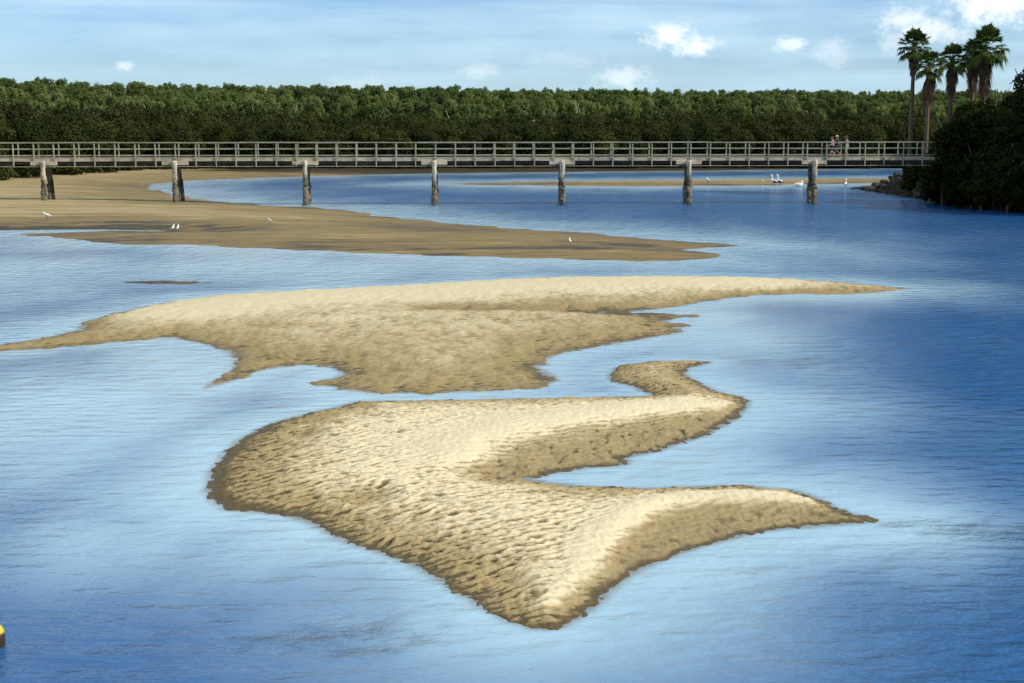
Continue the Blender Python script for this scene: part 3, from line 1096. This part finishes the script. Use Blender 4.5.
def rock_mesh(seed, n=2):
    import bmesh
    bm = bmesh.new()
    bmesh.ops.create_icosphere(bm, subdivisions=2, radius=1.0)
    q = np.random.default_rng(seed)
    ax = q.uniform(.7, 1.15, 3)
    cuts = [(Vector(q.normal(size=3)).normalized(), q.uniform(.55, .85)) for _ in range(9)]
    for v in bm.verts:
        for nrm, lim in cuts:
            t_ = v.co.dot(nrm)
            if t_ > lim:
                v.co -= nrm * (t_ - lim)
        v.co = Vector((v.co.x * ax[0], v.co.y * ax[1], v.co.z * ax[2] * .75)) * (1 + q.uniform(-.03, .03))
    me = bpy.data.meshes.new('boulder')
    bm.to_mesh(me)
    bm.free()
    me.materials.append(M_ROCK)
    return me


ROCKS = [rock_mesh(i) for i in range(8)]
toe = [Vector((*p, 0)) for p in to_ground([(864, 189.2), (880, 192.3), (905, 196.3), (925, 199.3), (938, 203.3), (956, 206.4)])]
cnt = 0
for i in range(len(toe) - 1):
    a, b = toe[i], toe[i + 1]
    nn = int((b - a).length / .62)
    for k in range(nn):
        for lv in range(5):
            p = a.lerp(b, (k + rr.random()) / nn)
            x = p.x + lv * .62 + rr.uniform(-.25, .35)
            y = p.y + rr.uniform(-.3, .3)
            z = bz(x, y)
            s = rr.uniform(.26, .52)
            o = bpy.data.objects.new('boulder', ROCKS[rr.randrange(8)])
            COL.objects.link(o)
            o.location = (x, y, max(z, -.05) + s * .12)
            o.rotation_euler = (rr.uniform(-.4, .4), rr.uniform(-.4, .4), rr.uniform(0, 6.28))
            o.scale = (s * 1.15, s, s)
            tag(o, 'dark rough boulder in the stone slope below the end of the footbridge', 'boulder', 'boulders on the bank slope')
            cnt += 1
# flat stone spit reaching into the water
for (px, py, s, lb) in [(856, 188.8, .5, 'flat dark stone farthest out at the tip of the stone slope'), (862, 188.4, .55, 'flat stone second from the tip of the stone slope')]:
    p = at(px, py)
    o = bpy.data.objects.new('boulder', ROCKS[rr.randrange(8)])
    COL.objects.link(o)
    o.location = (p[0], p[1], .05)
    o.scale = (s * 1.5, s, s * .5)
    tag(o, lb, 'boulder', 'boulders on the bank slope')
# old mooring post at the foot of the thicket
p = at(940.5, 205.5)
r = empty('timber_post', (p[0], p[1] - .3, -.2))
tag(r, 'old leaning timber post standing in the water at the foot of the dark thicket', 'post')
MB().tube([(0, 0, -.2), (.03, 0, .6), (.05, 0, 1.55)], [.13, .12, .11], 9, jitter=.06).build('shaft', M_PILE, r, True)
MB().tube([(.05, 0, 1.55), (.052, 0, 1.66)], [.125, .06], 9).build('cap', M_BEAM, r, True)

# ------------------------------------------------------------------ pale shed among the trees at the right edge
M_SHED = plain('pale_boards', (0.50, 0.56, 0.60), .6, .2, 3.0)
M_ROOFM = plain('shed_roof', (0.30, 0.33, 0.36), .5, .3, 2.0)
M_GLASS = plain('dark_glass', (0.02, 0.025, 0.03), .1, .2, 2.0)
r = empty('shed', (43.2, 111.5, bz(43.2, 111.5) - .1), .25)
zt = CH + (120 - 107) / F * 111.5 - r.location.z
mb = MB()
mb.box((0, 0, zt / 2), (3.2, 2.6, zt))
mb.build('wall', M_SHED, r, bevel=.02)
mb = MB()
mb.box((0, -.75, zt + .22), (3.6, 1.75, .07), rx=.28)
mb.box((0, .75, zt + .22), (3.6, 1.75, .07), rx=-.28)
mb.build('roof', M_ROOFM, r)
w_ = MB().box((-.7, -1.31, zt * .72), (.9, .06, .7)).build('window', M_SHED, r, bevel=.01)
MB().box((-.7, -1.345, zt * .72), (.74, .03, .54)).build('pane', M_GLASS, w_)
dd_ = MB().box((.75, -1.31, 1.05), (.85, .06, 2.0)).build('door', M_ROOFM, r, bevel=.01)
MB().ball((1.08, -1.37, 1.0), (.035, .035, .035), 8, 6).build('handle', M_GLASS, dd_)
tag(r, 'pale bluish shed half hidden among the dark trees at the right edge', 'shed')

# ------------------------------------------------------------------ footbridge
AL, SP, T0 = 0.05, 9.52, 0.10
P0 = at(433, 205)
DECK = 3.5
br = empty('footbridge', (P0[0], P0[1] + .3, 0), AL)
tag(br, 'long low timber footbridge with open railings crossing the whole estuary on paired piles', 'footbridge')
TL, TR = -54.0, 42.0
mb = MB()
mb.box(((TL + TR) / 2, .57, DECK - .03), (TR - TL, 1.10, .06))
dk = mb.build('deck', M_FASCIA, br)
seg, x = 2.95, TL
mbn, mbf = MB(), MB()
while x < TR - .1:
    L = min(seg, TR - x)
    dz = random.uniform(-.012, .012)
    mbn.box((x + L / 2, -.02 + random.uniform(-.008, .008), DECK - .15 + dz), (L - .02, .07, .20), ry=random.uniform(-.002, .002))
    mbf.box((x + L / 2, 1.16, DECK - .125), (L - .02, .07, .25))
    x += seg
mbn.build('fascia', M_FASCIA, br)
mbf.build('fascia', M_FASCIA, br)
for yy in (.16, .57, .98):
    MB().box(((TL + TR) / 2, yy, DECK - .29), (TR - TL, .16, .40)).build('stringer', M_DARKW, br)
MB().tube([(TL, -.10, 2.86), (TR, -.10, 2.86)], .028, 6).build('pipe', M_RAIL, br)
PS = 1.468


def railing(yy, far):
    r = empty('railing', (0, 0, 0))
    r.parent = br
    t = -45.3
    while t < TR:
        vis = -33.6 < t < 37.5
        lo = 2.82 if not far else 3.3
        b = MB().box((t + random.uniform(-.015, .015), yy, (lo + 4.56) / 2), (.082, .08, 4.56 - lo), rx=random.uniform(-.006, .006), ry=random.uniform(-.008, .008))
        if vis:
            b.build('post', M_RAIL, r)
        t += PS
    for (nm, z, h, w) in (('top_rail', 4.60, .055, .14), ('mid_rail', 4.14, .065, .04), ('kick_rail', 3.66, .055, .04)):
        m = MB()
        x = TL
        off = {'top_rail': 0, 'mid_rail': .068, 'kick_rail': .068}[nm]
        while x < TR - .1:
            L = min(PS * 3, TR - x)
            m.box((x + L / 2, yy + (off if not far else -off), z + random.uniform(-.012, .012)), (L - .012, w, h), ry=random.uniform(-.003, .003))
            x += PS * 3
        m.build(nm, M_RAIL, r)
    return r


railing(-.105, False)
railing(1.25, True)
# posts out of the picture
m = MB()
t = -45.3 - PS * 5
while t < TR:
    if not -33.6 < t < 37.5:
        for yy, lo in ((-.105, 2.82), (1.25, 3.3)):
            m.box((t, yy, (lo + 4.56) / 2), (.082, .08, 4.56 - lo))
    t += PS
tag(m.build('post', M_RAIL, br), kind='stuff')


def pile(parent, x, y, top, near, seed):
    q = random.Random(seed)
    mb = MB()
    n = 15
    zs = np.linspace(-.9, top, n)
    rad = []
    for i, z in enumerate(zs):
        rad.append((.175 + .03 * q.uniform(-1, 1) + (.02 if z < 1.3 else 0)) * (1.10 if near and i == n - 2 else 1))
    mb.tube([(x + .02 * q.uniform(-1, 1), y + .015 * q.uniform(-1, 1), z) for z in zs], rad, 12, jitter=.11)
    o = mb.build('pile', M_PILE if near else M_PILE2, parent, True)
    # crust of oysters in the tidal zone
    mb = MB()
    mb.tube([(x, y, -.5), (x, y, .4), (x, y, 1.35)], [.215, .225, .195], 12, jitter=.05)
    for k in range(44):
        z = q.uniform(-.1, 1.36) if k < 34 else q.uniform(1.3, 2.2)
        a = q.uniform(0, 6.283)
        s = q.uniform(.05, .11) * (1 if z < 1.5 else .7)
        mb.ball((x + math.cos(a) * .18, y + math.sin(a) * .18, z), (s, s, s * q.uniform(.7, 1.6)), 6, 4)
    mb.build('oyster_crust', M_OYSTER, o, True)
    if near:
        mb = MB()
        for zz in (top - .18, top - .42):
            mb.tube([(x - .05, y - .245, zz), (x - .05, y - .17, zz)], .045, 6)
        mb.build('bolt', M_OYSTER, o)
    return o


for k in range(-5, 4):
    x = k * SP + T0
    pile(br, x, -.33, 3.30, True, 40 + k)
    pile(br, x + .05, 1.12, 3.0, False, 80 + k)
    MB().box((x, -.075, 3.105), (1.92, .14, .27)).build('corbel', M_BEAM, br, bevel=.015)
    MB().box((x, 1.21, 3.105), (1.92, .14, .27)).build('corbel', M_BEAM, br, bevel=.015)
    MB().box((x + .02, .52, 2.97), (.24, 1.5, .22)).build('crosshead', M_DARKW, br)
    if k in (-3, -2, 3):
        MB().tube([(x + .34, 1.0, -.3), (x + .24, 1.0, 1.9)], [.13, .09], 8, jitter=.1).build('stub', M_DARKW, br, True)


def bridge_pt(px, yy, z):
    """point on the bridge's deck line seen at photo column px"""
    best = None
    for t in np.linspace(-40, 40, 4001):
        X = br.location.x + t * math.cos(AL) - yy * math.sin(AL)
        Y = br.location.y + t * math.sin(AL) + yy * math.cos(AL)
        e = abs(512 + F * X / (Y * math.cos(TH) - (z - CH) * math.sin(TH)) - px)
        if best is None or e < best[0]:
            best = (e, X, Y)
    return best[1], best[2]


# ------------------------------------------------------------------ people
def limb_shapes(J, E, R):
    """tapering limbs between the joints with a rounded joint at each end, to be fused into one surface"""
    rad = lambda n: R[n] if isinstance(R[n], tuple) else (R[n], R[n])
    mb = MB()
    for n in J:
        w, d = rad(n)
        if n in ('pelvis', 'waist', 'chest'):
            mb.ball(J[n], (d, w, w * .95), 14, 10)
        elif n.startswith('palm'):
            mb.ball(J[n], (w, d, w * 1.25), 12, 8)
        else:
            mb.ball(J[n], (w, w, w), 12, 8)
    for a_, b_ in E:
        wa, da = rad(a_)
        wb, db = rad(b_)
        A, B = Vector(J[a_]), Vector(J[b_])
        trunk = a_ in ('pelvis', 'waist', 'chest') and b_ in ('waist', 'chest', 'neckb')
        n = 5
        pts = [A.lerp(B, i / (n - 1)) for i in range(n)]
        if trunk:
            b0 = len(mb.v)
            for i, p in enumerate(pts):
                q = i / (n - 1)
                w, d = wa + (wb - wa) * q, da + (db - da) * q
                for k in range(14):
                    t_ = 2 * math.pi * k / 14
                    mb.v.append((p.x + d * math.cos(t_), p.y + w * math.sin(t_), p.z))
            for i in range(n - 1):
                for k in range(14):
                    k2 = (k + 1) % 14
                    mb.f.append((b0 + i * 14 + k, b0 + i * 14 + k2, b0 + (i + 1) * 14 + k2, b0 + (i + 1) * 14 + k))
            mb.f.append(tuple(b0 + k for k in reversed(range(14))))
            mb.f.append(tuple(b0 + (n - 1) * 14 + k for k in range(14)))
        else:
            ra, rb = min(wa, da), min(wb, db)
            if a_ in ('pelvis', 'neckb') and b_[:3] in ('hip', 'sho'):
                ra = rb
            mb.tube(pts, [ra + (rb - ra) * i / (n - 1) for i in range(n)], 12)
    return mb


def person(loc, rz, h, pose, skin, shirt, lower, hair, hat, label, gender=.95):
    """a walking figure, facing +X before it is turned by rz"""
    k = h / 1.75
    st, lift, armA, armB = pose
    r = empty('person', loc, rz)
    tag(r, label, 'person', 'walkers on the footbridge')
    J, E, R = {}, [], {}

    def v(n, x, y, z, rad, par=None):
        J[n] = (x * k, y * k, z * k)
        R[n] = tuple(q * k for q in rad) if isinstance(rad, tuple) else rad * k
        if par:
            E.append((par, n))
    v('pelvis', 0, 0, .96, (.135, .115))
    v('waist', .01, 0, 1.10, (.115, .10), 'pelvis')
    v('chest', .02, 0, 1.28, (.145, .115), 'waist')
    v('neckb', .02, 0, 1.44, .075, 'chest')
    v('neck', .035, 0, 1.52, .052, 'neckb')
    v('head0', .05, 0, 1.58, .070, 'neck')
    v('head1', .055, 0, 1.66, .078, 'head0')
    for s, ph, sw in ((1, 1, armA), (-1, -1, armB)):
        t_ = str(s)
        # leg: front one reaches forward, the other pushes off
        f = st * ph
        v('hip' + t_, 0, .09 * s, .90, .088, 'pelvis')
        if f >= 0:
            v('knee' + t_, f * .6 + .05, .09 * s, .50, .054, 'hip' + t_)
            v('ankle' + t_, f * 1.0, .09 * s, .075, .036, 'knee' + t_)
            v('toe' + t_, f * 1.0 + .17, .10 * s, .035, .034, 'ankle' + t_)
        else:
            v('knee' + t_, f * .25 + .06, .09 * s, .49, .054, 'hip' + t_)
            v('ankle' + t_, f * 1.15, .09 * s, .13 + lift, .036, 'knee' + t_)
            v('toe' + t_, f * 1.15 + .14, .10 * s, .035 + lift * .6, .034, 'ankle' + t_)
        v('sho' + t_, .02, .185 * s * gender, 1.41, .060, 'neckb')
        v('elb' + t_, .02 + sw * .12, .235 * s, 1.13, .042, 'sho' + t_)
        v('wri' + t_, .06 + sw * .32 + .04, .235 * s, .92 + abs(sw) * .12, .027, 'elb' + t_)
        hx, hz = J['wri' + t_][0] / k, J['wri' + t_][2] / k
        v('palm' + t_, hx + .03 + sw * .03, .232 * s, hz - .065, (.036, .022), 'wri' + t_)
        for i, (off, ln) in enumerate(((-.030, .070), (-.010, .082), (.010, .076), (.030, .058))):
            v('f%d' % i + t_, hx + .035 + off + sw * .05, .228 * s, hz - .105 - ln * .5, .0085, 'palm' + t_)
            v('g%d' % i + t_, hx + .040 + off + sw * .07, .215 * s, hz - .105 - ln, .0075, 'f%d' % i + t_)
        v('t0' + t_, hx + .075, .215 * s, hz - .075, .010, 'palm' + t_)
        v('t1' + t_, hx + .095, .205 * s, hz - .110, .008, 't0' + t_)
    mb = limb_shapes(J, E, R)
    # head with brow, nose, chin and ears joined to the body and fused into one surface
    hc = Vector(J['head1']) + Vector((.012 * k, 0, .02 * k))
    mb.ball(hc, (.098 * k, .076 * k, .118 * k), 20, 14)
    mb.ball(hc + Vector((.055, 0, -.075)) * k, (.042 * k, .045 * k, .04 * k), 12, 8)
    mb.ball(hc + Vector((.102, 0, -.022)) * k, (.020 * k, .014 * k, .026 * k), 10, 8)
    for s in (-1, 1):
        mb.ball(hc + Vector((-.005, .078 * s, -.02)) * k, (.022 * k, .012 * k, .032 * k), 10, 8)
    me = bpy.data.meshes.new('body')
    me.from_pydata(mb.v, [], mb.f)
    me.update()
    o = bpy.data.objects.new('body_tmp', me)
    COL.objects.link(o)
    m = o.modifiers.new('fuse', 'REMESH')
    m.mode = 'VOXEL'
    m.voxel_size = .0075
    dg = bpy.context.evaluated_depsgraph_get()
    dg.update()
    bm_ = bpy.data.meshes.new_from_object(o.evaluated_get(dg))
    bpy.data.objects.remove(o)
    bm_.materials.clear()
    bm_.polygons.foreach_set('use_smooth', np.ones(len(bm_.polygons), bool))
    link_mesh('body', bm_, skin, r)
    co = np.empty(len(bm_.vertices) * 3, np.float32)
    bm_.vertices.foreach_get('co', co)
    co = co.reshape(-1, 3)
    no = np.empty_like(co)
    bm_.vertices.foreach_get('normal', no.reshape(-1))
    F_ = np.array([tuple(q.vertices) for q in bm_.polygons if len(q.vertices) == 4])
    cen = co[F_].mean(1) / k

    def wear(name, sel, off, mat):
        if not sel.any():
            return
        q = F_[sel]
        used = np.unique(q)
        re = np.full(len(co), -1)
        re[used] = np.arange(len(used))
        e = link_mesh(name, np_mesh(name, co[used] + no[used] * off, re[q], True), mat, r)
        s_ = e.modifiers.new('cloth', 'SOLIDIFY')
        s_.thickness = .006
        return e
    x, y, z = cen[:, 0], cen[:, 1], cen[:, 2]
    arm = np.abs(y) > .205
    hcn = np.array(hc) / k
    wear('shirt', (z > .93) & (z < 1.475) & (~arm | (z > 1.20)), .014, shirt)
    wear('shorts', (z > .56) & (z < .985) & (np.abs(y) < .19) & ~((np.abs(y) > .185)), .018, lower)
    hd = np.linalg.norm((cen - hcn) / np.array([.098, .076, .118]), axis=1)
    top = (z > 1.5) & ((cen[:, 0] - hcn[0] < .055) & (z > hcn[2] + .0) | (cen[:, 0] - hcn[0] < -.01) & (z > hcn[2] - .10) | (z > hcn[2] + .075))
    wear('hair', top, .016, hair)
    if hat:
        wear('cap', (z > hcn[2] + .045), .026, hat)
        MB().ball(hc + Vector((.125, 0, .05)) * k, (.07 * k, .07 * k, .010 * k), 14, 6).build('brim', hat, r, True)
    for s in (-1, 1):
        wear('shoe', ((z < .085) | ((z < .20) & (x < -.155 - (z - .085) * .9))) & (y * s > 0), .012, shirt if False else M_SHOE)
        MB().ball(hc + Vector((.086, .032 * s, .008)) * k, (.011 * k, .014 * k, .010 * k), 8, 6).build('eye', M_EYE, r, True)
    MB().ball(hc + Vector((.094, 0, -.062)) * k, (.010 * k, .024 * k, .006 * k), 10, 6).build('mouth', M_LIP, r, True)
    return r


def cl(n, c):
    return plain(n, c, .8, .2, 12.0)


M_SKIN1, M_SKIN2 = plain('skin_tan', (0.42, 0.22, 0.14), .55, .12, 8), plain('skin_fair', (0.55, 0.32, 0.23), .55, .12, 8)
M_SHOE, M_EYE, M_LIP = cl('red_shoe', (0.45, 0.09, 0.04)), plain('eye', (.02, .015, .012), .2), plain('lips', (0.38, 0.13, 0.11), .5)
M_PINK, M_NAVY, M_MAUVE = cl('pink_cloth', (.55, .30, .30)), cl('navy_cloth', (.025, .035, .07)), cl('mauve_cloth', (.42, .26, .36))
M_BLUEG, M_PALEB, M_BLK = cl('bluegrey_cloth', (.13, .20, .27)), cl('pale_blue_cloth', (.38, .48, .60)), cl('black_cloth', (.02, .02, .022))
M_HAIR, M_HAIR2, M_CAP = plain('dark_hair', (.02, .014, .01), .6), plain('brown_hair', (.07, .04, .02), .6), cl('white_cap', (.68, .66, .62))
for (px, yy, hgt, rz, pose, sk, sh_, lo, ha, cap, lb) in [
        (832.3, .40, 1.50, math.pi + .1, (.20, .10, .9, -.8), M_SKIN2, M_PINK, M_BLK, M_HAIR, None, 'dark haired walker in a pink top at the head of the three on the footbridge'),
        (837.2, .80, 1.54, math.pi - .1, (.24, .08, -.7, .8), M_SKIN1, M_NAVY, M_BLUEG, M_HAIR2, M_CAP, 'walker in a white cap, navy shirt and blue grey shorts, middle of the three'),
        (846.6, .5, 1.50, math.pi, (.14, .05, .3, -.3), M_SKIN1, M_MAUVE, M_PALEB, M_HAIR, None, 'dark haired walker in a mauve top and pale blue shorts, behind the other two')]:
    x, y = bridge_pt(px, yy, DECK)
    person((x, y, DECK + .002), rz + AL, hgt, pose, sk, sh_, lo, ha, cap, lb)

# ------------------------------------------------------------------ birds
M_WHITE = plain('white_feathers', (.70, .69, .65), .7, .08, 20)
M_GREYF = plain('grey_feathers', (.42, .43, .44), .7, .15, 20)
M_BLKF = plain('black_feathers', (.03, .03, .032), .6, .2, 20)
M_BILL = plain('pink_bill', (.60, .36, .28), .5, .15, 10)
M_LEG = plain('dark_legs', (.06, .05, .045), .6, .2, 10)
M_REDL = plain('red_legs', (.45, .08, .04), .5, .2, 10)


def gz(obj_fun, x, y):
    return float(obj_fun(np.array([[x]]), np.array([[y]]))[0][0, 0])


def ground_hit(px, py, fun):
    """where the sight line through a point of the photo meets the sand"""
    z = .2
    for _ in range(12):
        p = at(px, py, z)
        z = .5 * z + .5 * max(gz(fun, p[0], p[1]), 0.0)
    return p[0], p[1], max(gz(fun, p[0], p[1]), 0.0)


def bird(name, loc, rz, L, label, cat, group, kind='gull', legs=.5, up=.35):
    """a standing bird of body length L facing +X before it is turned; one body, wings, bill and legs"""
    r = empty(name, loc, rz)
    tag(r, label, cat, group)
    hb = legs * L
    T = lambda q, w: Vector((q * L, 0, hb + w * L))
    body = MB()
    if kind == 'pelican':
        pts = [(-.50, .10), (-.36, .16), (-.15, .22), (.08, .26), (.24, .33), (.33, .47), (.31, .62), (.28, .74), (.31, .86), (.40, .92), (.50, .90)]
        rad = [(.03, .02), (.10, .07), (.20, .17), (.22, .19), (.16, .15), (.085, .085), (.062, .062), (.058, .058), (.07, .07), (.075, .072), (.035, .035)]
    elif kind == 'rest':
        pts = [(-.52, .16), (-.36, .16), (-.15, .17), (.08, .18), (.24, .24), (.30, .36), (.26, .46), (.20, .50), (.12, .46)]
        rad = [(.03, .02), (.10, .07), (.21, .16), (.23, .18), (.17, .15), (.10, .10), (.08, .08), (.075, .075), (.03, .03)]
    else:
        pts = [(-.55, .10), (-.40, .14), (-.18, .20 + up * .1), (.06, .24 + up * .2), (.22, .30 + up * .35), (.29, .40 + up * .45), (.33, .48 + up * .5), (.41, .49 + up * .5), (.46, .47 + up * .5)]
        rad = [(.04, .015), (.08, .05), (.15, .13), (.16, .15), (.12, .12), (.075, .08), (.08, .08), (.065, .065), (.02, .02)]
    body.tube([T(*q) for q in pts], [(a * L, b_ * L) for a, b_ in rad], 14)
    body.build('body', M_WHITE, r, True)
    tip = T(*pts[-1])
    m = MB()
    if kind == 'pelican':
        m.tube([tip, tip + Vector((.16 * L, 0, -.10 * L)), tip + Vector((.36 * L, 0, -.26 * L))], [(.03 * L, .035 * L), (.035 * L, .05 * L), (.008 * L, .01 * L)], 8)
    elif kind == 'rest':
        m.tube([tip, tip + Vector((-.16 * L, 0, -.05 * L)), tip + Vector((-.30 * L, 0, -.07 * L))], [(.03 * L, .03 * L), (.03 * L, .03 * L), (.006 * L, .008 * L)], 8)
    else:
        m.tube([tip - Vector((.02 * L, 0, 0)), tip + Vector((.06 * L, 0, -.005 * L)), tip + Vector((.13 * L, 0, -.03 * L))], [.028 * L, .022 * L, .005 * L], 8)
    m.build('bill', M_BILL if kind in ('pelican', 'rest') else M_REDL, r, True)
    wm = M_BLKF if kind == 'pelican' else (M_WHITE if kind in ('white', 'rest') else M_GREYF)
    for s in (-1, 1):
        m = MB()
        off = .20 if kind in ('pelican', 'rest') else .145
        m.tube([T(.14, .27) + Vector((0, s * off * .8 * L, 0)), T(-.08, .25) + Vector((0, s * off * L, 0)), T(-.34, .19) + Vector((0, s * off * .6 * L, 0)), T(-.60, .13) + Vector((0, s * .03 * L, 0))],
               [(.03 * L, .06 * L), (.035 * L, .125 * L), (.028 * L, .085 * L), (.01 * L, .012 * L)], 10)
        m.build('wing', wm, r, True)
        if kind != 'rest':
            m = MB()
            y_ = s * .06 * L
            m.tube([(-.02 * L, y_, hb + .12 * L), (-.05 * L, y_, hb * .5), (-.01 * L, y_, .012 * L)], [.022 * L, .016 * L, .016 * L], 6)
            for a in (-.45, 0, .45):
                m.tube([(-.01 * L, y_, .012 * L), (-.01 * L + math.cos(a) * .13 * L, y_ + math.sin(a) * .13 * L, .008 * L)], [.015 * L, .008 * L], 5)
            m.build('leg', M_LEG if kind != 'gull' else M_REDL, r, True)
        MB().ball(T(pts[-2][0] - .01, pts[-2][1] + .02) + Vector((0, s * .062 * L, 0)), (.014 * L,) * 3, 8, 6).build('eye', M_EYE, r, True)
    return r


x, y, z = ground_hit(46.5, 220.5, zf_flat)
bird('wading_bird', (x, y, z), math.pi, .52, 'white long legged bird standing on the mud at the far left', 'bird', 'white birds on the mudflat', 'white', .42, .1)
for (px, py, rz, lb) in [(173.2, 231.6, 1.35, 'left one of the two white birds standing together at the puddle'), (178.0, 231.8, 1.55, 'right one of the two white birds standing together at the puddle')]:
    x, y, z = ground_hit(px, py, zf_flat)
    bird('gull', (x, y, z), rz, .34, lb, 'bird', 'white birds on the mudflat', 'gull', .4, .6)
x, y, z = ground_hit(270, 224, zf_flat)
bird('gull', (x, y, z), 2.6, .33, 'small white gull alone on the open sand below the third pile', 'bird', 'white birds on the mudflat', 'gull', .35, .3)
x, y, z = ground_hit(570, 245.3, zf_flat)
bird('gull', (x, y, z), 1.9, .32, 'small white gull near the end of the mudflat spit', 'bird', 'white birds on the mudflat', 'gull', .4, .6)
G2 = 'birds on the far strip of sand'
for (nm, px, py, rz, L, lb, kd) in [
        ('gull', 708, 184.0, 2.2, .62, 'white bird with dark shaded side just right of the sixth pile, on the sand strip', 'gull'),
        ('gull', 763, 184.0, 2.0, .42, 'smallest white bird, left of the two pelicans on the sand strip', 'gull'),
        ('pelican', 774.3, 185.0, 2.35, .95, 'left pelican of the pair, black wings, on the sand strip', 'pelican'),
        ('pelican', 779.8, 185.0, 2.2, .95, 'right pelican of the pair, on the sand strip', 'pelican'),
        ('pelican', 799.0, 186.5, .1, 1.05, 'white pelican resting with its head tucked back beside the last pile', 'rest'),
        ('pelican', 845.5, 187.0, 1.2, .75, 'single pelican standing in the shallows between the last pile and the rocks', 'pelican')]:
    x, y, z = ground_hit(px, py, zf_strip)
    bird(nm, (x, y, z - (.14 if kd == 'rest' else 0)), rz, L, lb, 'bird' if nm == 'gull' else 'pelican', G2, kd, .12 if kd in ('pelican', 'rest') else .35)

# ------------------------------------------------------------------ mooring buoy at the left edge
p = at(-2, 646)
M_YEL = plain('yellow_paint', (.60, .48, .04), .45, .25, 6)
M_FOUL = plain('fouled_red', (.025, .012, .008), .8, .4, 8, .4)
by = empty('buoy', (p[0] - .04, p[1], 0))
tag(by, 'yellow topped mooring buoy with dark fouled sides floating at the left edge', 'buoy')
m = MB()
m.tube([(0, 0, -.22), (0, 0, -.12), (0, 0, .02), (0, 0, .12), (0, 0, .16)], [.05, .10, .125, .125, .12], 20)
m.build('hull', M_FOUL, by, True)
m = MB()
m.tube([(0, 0, .162), (0, 0, .20), (0, 0, .24), (0, 0, .265), (0, 0, .275)], [.122, .115, .09, .05, .02], 20)
m.build('dome', M_YEL, by, True)
m = MB()
m.tube([(math.cos(a) * .035, 0, .285 + math.sin(a) * .035) for a in np.linspace(-.5, math.pi + .5, 10)], .009, 6)
m.build('ring', M_FOUL, by, True)
